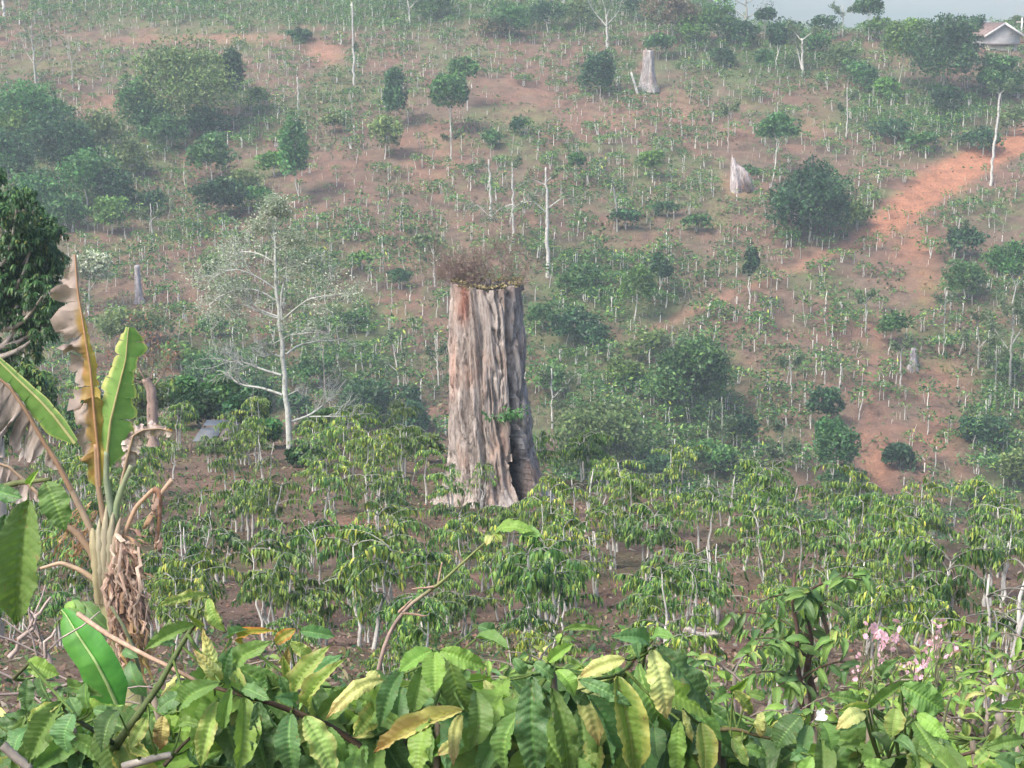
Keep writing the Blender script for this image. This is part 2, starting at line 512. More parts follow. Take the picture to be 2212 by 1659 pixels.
def build_ground():
    ys = np.concatenate([np.arange(-14, 8, 1.0), np.arange(8, 60, .33), np.arange(60, 108, 1.2), np.arange(108, 225, .55), np.arange(225, 420, 6), 420 * 1.12 ** np.arange(0, 13)])
    xs_h = np.concatenate([np.arange(0, 20, .4), np.arange(20, 75, .6), 75 * 1.16 ** np.arange(0, 22)])
    xs = np.concatenate([-xs_h[:0:-1], xs_h])
    X, Y = np.meshgrid(xs, ys)
    Z = H(X, Y)
    # relief of worked soil close to the lens
    rough = sstep(110, 20, Y)
    Z = Z + rough * 0.05 * (fbm(X * 2.3, Y * 2.3, 77, 2) - .5)
    px, py = to_P(X, Y, Z)
    farm = sstep(98, 112, Y)
    wx = 14 * (fbm(X * .4, Y * .4, 91, 3) - .5); red = blobs(px + wx, py + wx, RED) * farm + blobs(px, py, BARE_NEAR) * (1 - farm)
    grn = blobs(px, py, GREEN) * farm
    n = fbm(X * 0.35, Y * 0.35, 51, 4); n2 = fbm(X * 1.1, Y * 0.8, 52, 3)
    soil_far = np.array((0.165, 0.098, 0.070)); red_far = np.array((0.33, 0.150, 0.085)); gr = np.array((0.070, 0.112, 0.040)); lit = np.array((0.135, 0.102, 0.072))
    soil_near = np.array((0.150, 0.102, 0.078)); red_near = np.array((0.25, 0.135, 0.088)); gr_near = np.array((0.085, 0.085, 0.04))
    f = np.clip((n - .38) * 3.2, 0, 1)[..., None]
    base_f = lit * f + soil_far * (1 - f)
    n3 = fbm(X * .16, Y * .16, 55, 4); sp = np.clip((n3 - .52) * 5 + (n2 - .5) * 1.5, 0, .8)[..., None]; base_f = base_f * (1 - sp) + np.array((.105, .130, .052)) * sp
    sp = np.clip((vnoise(X * 1.7, Y * 1.7, 56) - .62) * 5, 0, .7)[..., None]; base_f = base_f * (1 - sp) + np.array((.10, .07, .055)) * sp
    r = np.clip(red - .25 + (n2 - .5) * .5, 0, 1)[..., None]
    tk = sstep(1760, 1950, px)[..., None]; base_f = base_f * (1 - r) + (red_far * tk + (red_far * .45 + np.array((.235, .150, .110)) * .55) * (1 - tk)) * r
    g = np.clip(grn * 1.1 + (n2 - .5) * 1.1 + (n - .5) * .5 - .15, 0, .92)[..., None] * (1 - r)
    base_f = base_f * (1 - g) + gr * g
    g2 = np.clip((n2 - .42) * 3 + (n - .5), 0, .8)[..., None]
    rn = np.clip(red + (n2 - .5) * .8 - .2, 0, 1)[..., None]
    base_n = soil_near * (1 - g2 * (1 - rn)) + gr_near * g2 * (1 - rn)
    rp = np.clip(rn * (n[..., None] * 1.6 - .25), 0, 1)
    base_n = base_n * (1 - rp) + red_near * rp
    col = base_f * farm[..., None] + base_n * (1 - farm[..., None])
    ny, nx = X.shape
    idx = np.arange(ny * nx).reshape(ny, nx)
    q = np.stack([idx[:-1, :-1], idx[:-1, 1:], idx[1:, 1:], idx[1:, :-1]], -1).reshape(-1, 4)
    mb = MB(); mb.add(np.stack([X, Y, Z], -1), q, None, col.reshape(-1, 3))
    o = link('ground', mb.mesh('ground', MAT['ground'], smooth=True)); tag(o, kind='structure')

build_ground()

def build_mountains():
    # wooded ranges across the next valley
    mb = MB()
    xs = np.linspace(-1500, 1700, 260); ys = np.concatenate([np.linspace(470, 1100, 70), np.linspace(1130, 2100, 30)])
    X, Y = np.meshgrid(xs, ys)
    prof = np.interp(Y, [470, 560, 700, 850, 1300, 1700, 2100], [-90, -60, -10, 32, 34, 30, -60])
    Z = prof + 34 * (fbm(X * .005, Y * .005, 5, 5) - .5) + 8 * (fbm(X * .02, Y * .02, 6, 3) - .5)
    Z = np.minimum(Z, 45); X0, Y0 = X, Y; X = X * 1.7; Y = 470 + (Y - 470) * 1.9
    n = fbm(X * .02, Y * .02, 8, 3)[..., None]
    col = np.array((0.045, 0.075, 0.035)) * (1 - n) + np.array((0.15, 0.13, 0.07)) * n
    ny, nx = X.shape; idx = np.arange(ny * nx).reshape(ny, nx)
    q = np.stack([idx[:-1, :-1], idx[:-1, 1:], idx[1:, 1:], idx[1:, :-1]], -1).reshape(-1, 4)
    mb.add(np.stack([X, Y, Z], -1), q, None, col.reshape(-1, 3))
    tag(link('mountains', mb.mesh('mountains', MAT['moss'], smooth=True)), kind='structure')

build_mountains()

def build_haze():
    mb = MB()
    x0, x1, y0, y1, z0, z1 = -3000, 3200, -30, 3700, -160, 50
    v = [(x, y, z) for z in (z0, z1) for y in (y0, y1) for x in (x0, x1)]
    q = [(0, 2, 3, 1), (4, 5, 7, 6), (0, 1, 5, 4), (2, 6, 7, 3), (0, 4, 6, 2), (1, 3, 7, 5)]
    mb.add(v, q)
    m, nt, out = nodes_of("haze_air")
    pv = nt.nodes.new("ShaderNodeVolumePrincipled")
    pv.inputs["Color"].default_value = (0.74, 0.88, 1.0, 1)
    pv.inputs["Density"].default_value = HAZE_DENSITY
    pv.inputs["Anisotropy"].default_value = 0.0
    nt.links.new(pv.outputs[0], out.inputs[1])
    tag(link('haze', mb.mesh('haze', m)), kind='stuff')

build_haze()

# ================================================================== COFFEE SHRUBS (terrace and far slope)
def coffee_variant(seed, h=2.2, nst=3, spread=1.0, leafy=1.0, tone=(1, 1, 1, .5), crown0=.66, leaf=.15, bare_top=0.0):
    """returns list of stem meshes, a branch mesh and a foliage mesh, base at the origin"""
    global R_
    keep = R_; R_ = np.random.default_rng(seed)
    stems = []; br = MB(); fo = MB()
    LB, LD = [], []
    for s in range(nst):
        a = R_.uniform(0, 6.28); b0 = np.array((math.cos(a), math.sin(a), 0)) * R_.uniform(.0, .10 * nst)
        lean = np.array((math.cos(a), math.sin(a), 0)) * R_.uniform(.05, .30) * (0.4 if nst == 1 else 1)
        hs = h * R_.uniform(.66, .84)
        p1 = b0 + lean + np.array((0, 0, hs))
        pts = wob(b0 - np.array((0, 0, .15)), p1, 8, .018)
        r0 = R_.uniform(.030, .052) * (1.25 if nst == 1 else 1)
        m = MB(); tube(m, pts, np.linspace(r0, .010, 8), 6, np.array(BARK_W) * R_.uniform(.75, 1.05), lump=.35)
        stems.append(m)
        nb = int(R_.integers(7, 11))
        for i in range(nb):
            t = R_.uniform(crown0, 1.0) if i > 2 else 1.0
            if i <= 2 and bare_top: t = R_.uniform(crown0, .8)
            p = pts[min(int(t * 7.01), 7)]
            az = R_.uniform(0, 6.28) ; L = R_.uniform(.45, 1.05) * spread * (1.15 - .35 * t)
            out = np.array((math.cos(az), math.sin(az), 0))
            mid = p + out * L * .5 + np.array((0, 0, R_.uniform(.15, .55) * L))
            end = p + out * L + np.array((0, 0, R_.uniform(-.35, .12) * L))
            bp = bez(p, mid, end, 7)
            tube(br, bp, np.linspace(.011, .004, 7), 4, np.array(BARK_G) * R_.uniform(.4, .9), cap=False)
            if t > 1 - bare_top: continue
            nl = int(R_.integers(32, 50) * leafy)
            tt = R_.uniform(.06, 1.0, nl) ** .8
            pos = np.stack([np.interp(tt, np.linspace(0, 1, 7), bp[:, k]) for k in range(3)], 1)
            pos += R_.normal(0, .02, pos.shape)
            sd = np.cross(out, (0, 0, 1.0)) * np.where(np.arange(nl) % 2, 1, -1)[:, None]
            d = sd * R_.uniform(.4, 1.1, (nl, 1)) + out * R_.uniform(.1, .9, (nl, 1)) + R_.normal(0, .25, (nl, 3)); d[:, 2] += R_.uniform(-.9, .15, nl)
            LB.append(pos); LD.append(d)
    if not LB: LB, LD = [np.zeros((1, 3)) + (0, 0, h * .5)], [np.ones((1, 3))]
    LB = np.concatenate(LB); LD = np.concatenate(LD); n = len(LB)
    kinds = [T_DARK, T_MID, T_LIGHT, T_YEL]
    col = tones(n, kinds, tone)
    hi = np.clip((LB[:, 2] / h - .4) * 1.6, 0, 1)[:, None]
    strips(fo, LB, LD, leaf * R_.uniform(.7, 1.25, n), leaf * R_.uniform(.20, .30, n), R_.uniform(.7, 1.55, n), col)
    R_ = keep
    return stems, br, fo

VAR = []
_tones = [(.8, 1.7, 1.2, .08), (.6, 1.4, 1.5, .25), (1.4, 1.5, .5, .02), (.4, 1.3, 1.6, .5), (.8, 1.8, 1, .05), (.7, 1.5, 1.2, .15), (1.0, 1.7, .7, .04), (.5, 1.3, 1.5, .4), (.8, 1.4, 1.2, .1), (.8, 1.4, 1, .12)]
_desc = ['green', 'yellow-green', 'dark green', 'yellow-leaved', 'mid-green', 'mottled green', 'deep green', 'lime and yellow', 'thin-leaved', 'half-bare']
_cfg = [dict(nst=3, h=2.2, spread=1.1, leafy=1.2), dict(nst=2, h=2.0, spread=1.0, leafy=1.1), dict(nst=2, h=1.9, spread=1.1, leafy=1.3), dict(nst=3, h=2.3, spread=1.2, leafy=1.0),
        dict(nst=4, h=2.1, spread=1.0, leafy=1.0), dict(nst=1, h=2.4, spread=1.0, leafy=1.6, crown0=.5), dict(nst=3, h=1.8, spread=1.15, leafy=1.2), dict(nst=2, h=2.1, spread=1.2, leafy=1.4),
        dict(nst=2, h=2.3, spread=.9, leafy=.6, crown0=.55), dict(nst=3, h=2.2, spread=.9, leafy=.35, crown0=.5, bare_top=.3)]
for i, (t, cfg) in enumerate(zip(_tones, _cfg)):
    st, br, fo = coffee_variant(100 + i, tone=t, **cfg)
    VAR.append(dict(stems=[m.mesh('stem', MAT['bark'], True) for m in st], branch=br.mesh('branches', MAT['bark'], True),
                    foliage=fo.mesh('foliage', MAT['foliage']), desc=_desc[i], n=cfg['nst'], h=cfg['h']))

COFFEE = []      # (root object, P position, description)
def place_coffee(p, vi, scale, rz=None):
    v = VAR[vi]
    rz = R_.uniform(0, 6.28) if rz is None else rz
    r = root('coffee_shrub', p, 'coffee shrub', 'coffee shrub', 'coffee shrubs planted on the terrace')
    r.rotation_euler = (R_.normal(0, .04), R_.normal(0, .04), rz); r.scale = (scale * R_.uniform(.92, 1.1),) * 2 + (scale,)
    for m in v['stems']: link('stem', m, r)
    tag(link('branches', v['branch'], r), kind='stuff')
    tag(link('foliage', v['foliage'], r), kind='stuff')
    COFFEE.append((r, p, v['desc'], 'near'))
    return r

STUMP_P = gp(1055, 1098, 30)
STUMP = np.array((ray(1055, 1090)[0] * 50.0, 50.0, 0)); STUMP[2] = ground_z(STUMP[0], 50.0)

# prominent ones: (P x, P y of the foot, variant, scale)
PROM = [(575, 1190, 1, 1.15), (545, 1175, 4, .95), (710, 1180, 5, 1.0), (807, 1165, 8, 1.05), (852, 1140, 2, .85), (925, 1090, 5, .9), (980, 1112, 1, .85), (1040, 1100, 8, .8),
        (1195, 1230, 3, 1.05), (1165, 1215, 1, 1.0), (1262, 1150, 9, 1.0), (1050, 1280, 7, .95), (1010, 1285, 3, .9), (1150, 1400, 4, 1.0), (1180, 1390, 0, .9), (1440, 1385, 6, .95),
        (1548, 1372, 9, 1.05), (1495, 1405, 8, .8), (1755, 1290, 0, 1.0), (2062, 1400, 2, 1.1), (1960, 1345, 3, 1.15), (1885, 1330, 7, 1.0), (2165, 1530, 9, 1.0), (790, 1405, 7, 1.0),
        (640, 1290, 4, 1.0), (840, 1310, 3, 1.1), (930, 1330, 1, 1.0), (745, 1330, 0, 1.1), (1610, 1235, 5, 1.1), (1660, 1265, 0, 1.0), (1640, 1180, 5, 1.1), (500, 1110, 8, 1.0),
        (1330, 1230, 1, 1.0), (1400, 1255, 4, 1.0), (1290, 1290, 9, .9), (1240, 1320, 3, 1.0), (1100, 1200, 6, .9), (440, 1180, 8, .9), (405, 1290, 9, 1.0), (2140, 1310, 4, 1.0),
        (1520, 1190, 0, .9), (1450, 1160, 1, .9), (1360, 1150, 7, .9), (690, 1395, 6, .8), (600, 1395, 0, .9), (560, 1010, 1, .9), (530, 1005, 4, 1.0),
        (570, 1040, 9, .8), (495, 1012, 1, .75), (455, 1020, 4, .7), (700, 1020, 1, 1.0), (760, 1040, 3, 1.1), (820, 1045, 1, 1.1), (880, 1040, 0, 1.0), (665, 1035, 2, .8)]
taken = []
for px, py, vi, sc in PROM:
    p = gp(px, py, 12)
    if p[1] > 90: continue
    place_coffee(p, vi, sc * .93); taken.append((p[0], p[1]))
# fill the rest of the terrace
tries = 0
rr = np.random.default_rng(5)
while len(COFFEE) < 222 and tries < 9000:
    tries += 1
    y = rr.uniform(15, 70) ; x = rr.uniform(-.30, .30) * y
    if x < -.13 * y and y < 24: continue
    yr = float(np.interp(x, [-60, -20, -8, 0, 5, 12, 30], [84, 76, 69, 56, 50, 41.5, 38]))
    if y > yr + 1: continue
    z = ground_z(x, y); px, py = to_P(x, y, z)
    if float(blobs(np.array([px]), np.array([py]), BARE_NEAR)[0]) >   .36: continue
    if (x - STUMP[0]) ** 2 + (y - STUMP[1]) ** 2 < 3.2 ** 2: continue
    if abs(x - STUMP[0]) < 1.6 and 40 < y < 50: continue
    if 575 < px < 670 and y > 45: continue
    if 385 < px < 540 and y > 52: continue
    dmin = 1.5 if y > 30 else 1.6
    if any((x - a) ** 2 + (y - b) ** 2 < dmin ** 2 for a, b in taken): continue
    taken.append((x, y))
    w = np.array([1, 1.2, .8, 1.3, 1, .7, .8, 1.2, .6, .45])
    place_coffee((x, y, z), int(rr.choice(10, p=w / w.sum())), rr.uniform(.5, 1.05) * float(np.interp(y, [14, 30, 36], [.55, .8, 1.0])))

# ---------------- far slope: low-detail shrubs
def far_variant(seed, kind):
    global R_
    keep = R_; R_ = np.random.default_rng(seed)
    mb = MB()
    h = {0: 1.55, 1: 1.1, 2: 2.1, 3: 1.4, 4: .9}[kind]
    nst = {0: 2, 1: 1, 2: 1, 3: 3, 4: 1}[kind]
    for s in range(nst):
        b = R_.normal(0, .10 * (nst > 1), 3); b[2] = -.1
        e = b + np.array((R_.normal(0, .09), R_.normal(0, .09), h * R_.uniform(.75, 1)))
        tube(mb, wob(b, e, 4, .018), [.045, .042, .036, .026], 4, np.array(BARK_W) * R_.uniform(.8, 1.3), mat=1)
    if kind in (0, 3, 2):
        n = {0: 130, 3: 170, 2: 75}[kind]
        rad = {0: 1.2, 3: 1.35, 2: .8}[kind]
        a = R_.uniform(0, 6.28, n); r = rad * np.sqrt(R_.random(n))
        z = h * R_.uniform(.62, 1.05, n) - .35 * (r / rad) ** 2
        c = np.stack([np.cos(a) * r, np.sin(a) * r, z], 1)
        cards(mb, c, R_.uniform(.22, .42, n), tones(n, [T_DARK, T_MID, T_LIGHT, T_YEL], (1.3, 1.5, .35, .04)), 0, flat=.6, aspect=.4)
    else:
        n = 26 if kind == 1 else 10
        c = R_.normal(0, 1, (n, 3)) * (.30, .30, .12) + (0, 0, h)
        cards(mb, c, R_.uniform(.18, .32, n), tones(n, [T_DARK, T_MID, T_LIGHT], (1, 1, .5)), 0, flat=.4, aspect=.45)
        for i in range(3):
            a = R_.uniform(0, 6.28)
            tube(mb, [(0, 0, h * .8), (.3 * math.cos(a), .3 * math.sin(a), h * 1.08)], [.02, .01], 3, BARK_G, mat=1, cap=False)
    R_ = keep
    return mb
FARV = [(far_variant(300 + i, k), k) for i, k in enumerate([0, 0, 3, 3, 1, 1, 2, 2, 4, 0])]
FAR_ARR = [m.arrays() for m, k in FARV]
FAR_MESH = [m.mesh('far_coffee', [MAT['foliage'], MAT['bark']]) for m, k in FARV]
FAR_DESC = ['spreading', 'spreading', 'bushy', 'bushy', 'short white-stemmed', 'short white-stemmed', 'tall thin', 'tall thin', 'stubby pruned', 'flat-topped']

# ================================================================== TREES
def crown(mb, c, r, n, size, kinds, w, lobes=10, seed=0, mat=0, flat=.2, aspect=.55, fill=.25):
    rg = np.random.default_rng(seed)
    c = np.asarray(c, float); r = np.asarray(r, float)
    L = []
    for i in range(lobes):
        d = rg.normal(0, 1, 3); d /= np.linalg.norm(d)
        if d[2] < -.75: d[2] *= -.6
        L.append((c + d * r * rg.uniform(.35, .74), r * rg.uniform(.24, .44), rg.uniform(.6, 1.45), rg.integers(0, len(kinds))))  # lobe tint paints light and shaded clumps into the leaf colour
    L.append((c, r * .70, .65, 0))  # darker core: the crown's inner shade put into its leaf colour
    wts = np.array([np.prod(l[1]) ** .66 for l in L]); wts /= wts.sum()
    for (lc, lr, tint, kk), wt in zip(L, wts):
        m = max(12, int(n * wt))
        d = rg.normal(0, 1, (m, 3)); d /= np.linalg.norm(d, axis=1)[:, None]
        d[:, 2] = np.where(d[:, 2] < -.8, -d[:, 2] * .7, d[:, 2])
        rad = np.where(rg.random(m) < fill, rg.uniform(.3, .9, m), rg.uniform(.84, 1.08, m))[:, None]
        p = lc + d * lr * rad
        # ragged: knock out bites
        keep = vnoise(p[:, 0] * 1.6 / max(r[0] * .35, .2) + 7, p[:, 2] * 1.6 / max(r[2] * .35, .2) + p[:, 1], seed) > .22
        p = p[keep]
        col = tones(len(p), kinds, w, .25) * tint
        cards(mb, p, rg.uniform(.6, 1.3, len(p)) * size, col, mat, flat, aspect)
    return L

def leafy_tree(name, label, cat, base, H0, cc, r, n, size, kinds, w, lobes=10, trunk_r=.15, bark=BARK_G, group=None, seed=1, flat=.2, aspect=.55, limbs=6, fill=.25):
    """base point, crown centre relative to base, crown radii"""
    t = root(name, base, label, cat, group)
    tm = MB()
    cc = np.asarray(cc, float)
    top = cc + np.array((0, 0, r[2] * .3))
    tp = wob((0, 0, -.4), top, 7, .02)
    tube(tm, tp, np.linspace(trunk_r, trunk_r * .3, 7), 7, np.array(bark), lump=.2)
    cm = MB()
    L = crown(cm, cc, r, n, size, kinds, w, lobes, seed, 0, flat, aspect, fill)
    for lc, lr, _, _ in L[:limbs]:
        s = tp[3] if lc[2] < cc[2] else tp[4]
        tube(tm, bez(s, (s + lc) / 2 + (0, 0, .1 * r[2]), lc, 5), np.linspace(trunk_r * .45, trunk_r * .1, 5), 4, np.array(bark), cap=False)
    link('trunk', tm.mesh('trunk', MAT['bark'], True), t)
    tag(link('crown', cm.mesh('crown', MAT['foliage']), t), kind='stuff')
    return t

DK = [(0.018, 0.060, 0.024), (0.030, 0.090, 0.030), (0.052, 0.130, 0.038)]
MD = [(0.036, 0.110, 0.032), (0.060, 0.155, 0.040), (0.100, 0.205, 0.050)]
OL = [(0.070, 0.125, 0.036), (0.105, 0.165, 0.045), (0.150, 0.195, 0.062)]
BR = [(0.070, 0.155, 0.030), (0.110, 0.220, 0.040), (0.150, 0.260, 0.060)]
PK = [(0.13, 0.19, 0.10), (0.42, 0.46, 0.34), (0.62, 0.64, 0.52)]
BN = [(0.14, 0.10, 0.055), (0.10, 0.11, 0.045), (0.18, 0.13, 0.08)]
# name, label, foot P (x, y), crown centre P (x, y), radii P (rx, ry), palette, leaves, seed, bark
FT = [
 ('broad olive-green tree, biggest crown on the upper slope below the red strip', 415, 290, 400, 185, 118, 100, OL, 5200, 'B'),
 ('dark narrow tree touching the edge of the broad olive-green tree', 508, 265, 508, 165, 30, 62, DK, 1300, 'G'),
 ('small dark bush alone on the red strip near the hilltop', 648, 92, 646, 75, 25, 14, DK, 500, 'G'),
 ('blue-green tree heaped among the woods beside the olive-green tree', 305, 300, 300, 225, 50, 60, MD, 1500, 'G'),
 ('large green tree at the edge of the frame, topmost of the dense grove', 60, 330, 55, 245, 85, 60, MD, 2200, 'G'),
 ('round deep-green tree in the middle of the dense grove', 130, 400, 125, 300, 80, 62, DK, 2200, 'G'),
 ('full green tree at the lower end of the dense grove', 190, 460, 188, 385, 64, 66, MD, 2200, 'W'),
 ('dark tree at the frame edge behind the banana leaves', 20, 440, 20, 350, 60, 70, DK, 1800, 'G'),
 ('dull green tree on the uphill side of the dense grove', 215, 330, 215, 285, 50, 42, OL, 1200, 'G'),
 ('bright-topped bushy tree beneath the cut grey post', 460, 400, 455, 330, 55, 42, MD, 1400, 'W'),
 ('spreading dark-green tree with pale edge above the feathery tree', 480, 480, 475, 420, 66, 38, DK, 1900, 'G'),
 ('slender green tree between the bare pole and the feathery tree', 645, 440, 642, 325, 38, 72, MD, 1500, 'W'),
 ('dark cone-shaped tree standing alone over the bare soil', 858, 275, 858, 200, 30, 60, DK, 1500, 'G'),
 ('dull cone-shaped tree just downhill of the dark cone', 830, 345, 838, 290, 36, 48, OL, 900, 'W'),
 ('fresh green round tree with a forked top on the open slope', 975, 300, 972, 205, 50, 48, MD, 2000, 'W'),
 ('smaller green crown leaning over the fresh green round tree', 1010, 240, 1003, 150, 34, 32, MD, 900, 'W'),
 ('small round dark tree beside the tall grey stump on the hilltop', 1290, 205, 1288, 158, 42, 46, DK, 1700, 'G'),
 ('flat-topped green tree on a thin leaning trunk above the round dark tree', 1668, 390, 1683, 275, 48, 33, MD, 1300, 'W'),
 ('round dense dark-green tree standing on the slope by the red path', 1750, 525, 1745, 438, 92, 86, DK, 5600, 'G'),
 ('small bright green bush in the middle of the slope', 1408, 385, 1406, 345, 38, 22, BR, 650, 'W'),
 ('small dull bush uphill of the three pale trunks', 1245, 385, 1245, 348, 26, 18, MD, 350, 'W'),
 ('big dark tree next to the house on the ridge', 2035, 215, 2040, 112, 82, 74, DK, 4600, 'G'),
 ('bright green tree hugging the big dark tree by the house', 1940, 200, 1945, 95, 48, 50, BR, 1700, 'G'),
 ('green tree standing just below the house wall', 2160, 215, 2155, 160, 66, 46, MD, 2200, 'G'),
 ('dark bush between the ridge trees and the tall white pole tree', 2050, 255, 2045, 215, 44, 34, DK, 900, 'G'),
 ('tall tree with white trunk and clumped crown on the ridge skyline', 1877, 92, 1875, 20, 36, 26, MD, 900, 'W'),
 ('blue-green bush below the skyline tree with white trunk', 1865, 195, 1862, 165, 36, 28, MD, 900, 'W'),
 ('low bright bush beside the blue-green bush on the ridge', 1915, 215, 1912, 188, 30, 24, BR, 600, 'W'),
 ('dark lollipop tree on a thin white trunk near the ridge', 1680, 155, 1680, 80, 24, 28, DK, 700, 'W'),
 ('small dark tree on the skyline with misty valley behind', 1650, 95, 1520+130, 35, 26, 18, DK, 500, 'G'),
 ('spreading dark tree under the bare skyline tree', 1605, 100, 1600, 70, 46, 24, DK, 1100, 'G'),
 ('green tree mass crowding the skyline centre', 1560, 95, 1550, 45, 50, 38, MD, 1500, 'G'),
 ('brown-tinged tree on the upper slope near the frame top', 1450, 95, 1450, 30, 62, 42, BN, 1900, 'G'),
 ('brown bare-looking small tree over the orchard rows', 1075, 80, 1075, 58, 50, 26, BN, 700, 'G'),
 ('leafy tree at the frame top above the orchard rows', 930, 40, 930, 5, 60, 30, MD, 1200, 'G'),
 ('dark tree at the frame top beside the bare white tree', 1370, 50, 1370, 2, 46, 36, DK, 900, 'G'),
 ('small tree tucked under the lollipop tree', 1650, 145, 1650, 125, 26, 20, MD, 400, 'G'),
 ('slim dark tree on two pale stems in mid slope', 1425, 650, 1425, 575, 29, 36, DK, 950, 'W'),
 ('slim dark tree by the red track', 1620, 680, 1620, 562, 22, 36, DK, 650, 'W'),
 ('light green tree with white trunk beside the slim dark tree', 1370, 700, 1375, 610, 45, 40, BR, 1100, 'W'),
 ('great shaggy green tree in the hollow right behind the giant stump', 1500, 905, 1485, 810, 98, 92, MD, 5200, 'G'),
 ('rounded olive tree with rusty top next to the giant stump', 1320, 1035, 1300, 930, 98, 92, OL, 5200, 'G'),
 ('dark green tree in the hollow between feathery tree and giant stump', 790, 930, 790, 868, 76, 50, DK, 2600, 'G'),
 ('lower dark green tree leaning toward the giant stump', 880, 945, 885, 905, 50, 42, DK, 1500, 'G'),
 ('dark green round bush uphill of the tiered green tree', 1785, 925, 1783, 870, 48, 36, DK, 1300, 'G'),
 ('tiered bright green tree with thin white trunk on the lower slope', 1800, 1100, 1800, 955, 52, 72, MD, 2400, 'W'),
 ('low wide skirt of leaves under the tiered green tree', 1835, 1080, 1815, 1030, 62, 22, MD, 700, 'W'),
 ('small dark bush on the bare lower slope', 1945, 1015, 1942, 985, 42, 30, DK, 1000, 'G'),
 ('yellow-green tree at the foot of the slope', 1660, 1160, 1660, 1090, 58, 42, BR, 1500, 'W'),
 ('grey-green tree below the red path bend', 2080, 660, 2085, 600, 58, 44, MD, 1500, 'W'),
 ('dull green bush beside the round dark tree', 1855, 485, 1850, 460, 40, 26, OL, 600, 'W'),
 ('white-flowering flat-topped tree beside the dry banana leaf', 190, 680, 205, 578, 52, 36, PK, 1400, 'W'),
 ('small round green bush next to the feathery tree', 468, 620, 468, 575, 36, 30, BR, 700, 'W'),
 ('long low olive thicket tree below the small grey stump', 300, 760, 300, 700, 95, 38, OL, 1700, 'G'),
 ('green bush under the sandy clearing', 770, 720, 765, 688, 36, 22, MD, 500, 'W'),
 ('green tree beside the pale feathery tree foot', 450, 860, 450, 800, 62, 42, MD, 1600, 'G'),
 ('dark tree in the hollow before the brown cut trunk', 540, 880, 545, 840, 60, 40, DK, 1300, 'G'),
 ('bushy mid-green tree at the frame edge below the path', 2190, 700, 2185, 560, 60, 50, MD, 1200, 'W'),
 ('sparse green tree above the banana tuft on the slope', 1920, 760, 1925, 700, 40, 28, MD, 600, 'W'),
 ('low dark bush at the edge of the lower coffee rows', 2110, 960, 2105, 930, 40, 30, DK, 700, 'W'),
 ('green crown between the three pale trunks and the giant stump', 1255, 640, 1250, 600, 60, 34, MD, 1100, 'W'),
 ('dark low tree behind the slim dark tree pair', 1240, 745, 1235, 700, 60, 36, DK, 1100, 'W'),
]
EX = [(1100, 45, 60, 34), (1180, 30, 50, 30), (1250, 25, 50, 28), (1500, 60, 44, 34), (1420, 95, 40, 26), (1700, 60, 44, 26), (1760, 90, 46, 28), (1780, 55, 36, 22), (1830, 120, 44, 26), (1900, 60, 36, 22), (1840, 150, 36, 22), (1560, 120, 34, 22),
      (1990, 60, 36, 20), (2110, 60, 24, 22), (2195, 40, 36, 22), (40, 280, 60, 44), (100, 240, 60, 40), (160, 330, 60, 48), (80, 420, 66, 50), (250, 400, 50, 46), (280, 340, 46, 40), (240, 460, 44, 34), (140, 450, 50, 40), (330, 250, 44, 40), (360, 280, 50, 36), (440, 260, 50, 34),
      (530, 390, 44, 26), (590, 350, 40, 24), (560, 420, 34, 20), (330, 430, 36, 24), (1170, 680, 40, 26), (1280, 720, 44, 26), (1400, 740, 50, 34), (1350, 800, 44, 34), (1190, 820, 40, 34), (1600, 920, 44, 36), (1540, 990, 60, 36), (1430, 1010, 60, 34), (1620, 1010, 44, 30), (1230, 990, 44, 36),
      (690, 800, 50, 34), (640, 870, 44, 26), (570, 930, 50, 30), (880, 850, 36, 24), (920, 960, 40, 30), (390, 760, 50, 30), (460, 700, 40, 24), (2080, 520, 50, 30), (2160, 560, 44, 28), (2140, 930, 44, 34), (2190, 1010, 44, 36), (2110, 1060, 40, 26), (2170, 790, 40, 28), (1350, 470, 40, 20), (1060, 300, 26, 18), (1120, 270, 24, 16), (720, 260, 34, 20), (560, 205, 30, 20),
      (1500, 480, 40, 16), (1440, 450, 36, 14), (1100, 620, 40, 24), (860, 600, 36, 18), (920, 520, 34, 16), (780, 560, 34, 16), (1620, 370, 26, 14), (1930, 280, 50, 24), (1990, 300, 44, 22), (2120, 300, 50, 26), (2190, 260, 40, 26)]
_pal = [MD, DK, OL, BR, MD, DK]; _nm = ['green', 'dark green', 'olive', 'bright green', 'mid-green', 'deep green']; _used = {}
_LMK = [('the house on the ridge', 2165, 80), ('the big dark ridge tree', 2040, 112), ('the lollipop tree', 1680, 90), ('the bare skyline tree', 1610, 40), ('the tall tapering stump', 1402, 155), ('the broad olive-green tree', 400, 185), ('the dense grove', 110, 330), ('the feathery tree', 610, 700), ('the giant stump', 1050, 850),
        ('the shaggy hollow tree', 1490, 830), ('the olive tree by the giant stump', 1300, 930), ('the round dark tree', 1745, 438), ('the tiered green tree', 1800, 960), ('the red path', 1990, 420), ('the white-flowering tree', 205, 578), ('the dark cone tree', 858, 200), ('the forked edge tree', 2180, 760), ('the bare white hilltop tree', 1310, 50), ('the torn silver stump', 1597, 375), ('the three pale trunks', 1115, 450)]
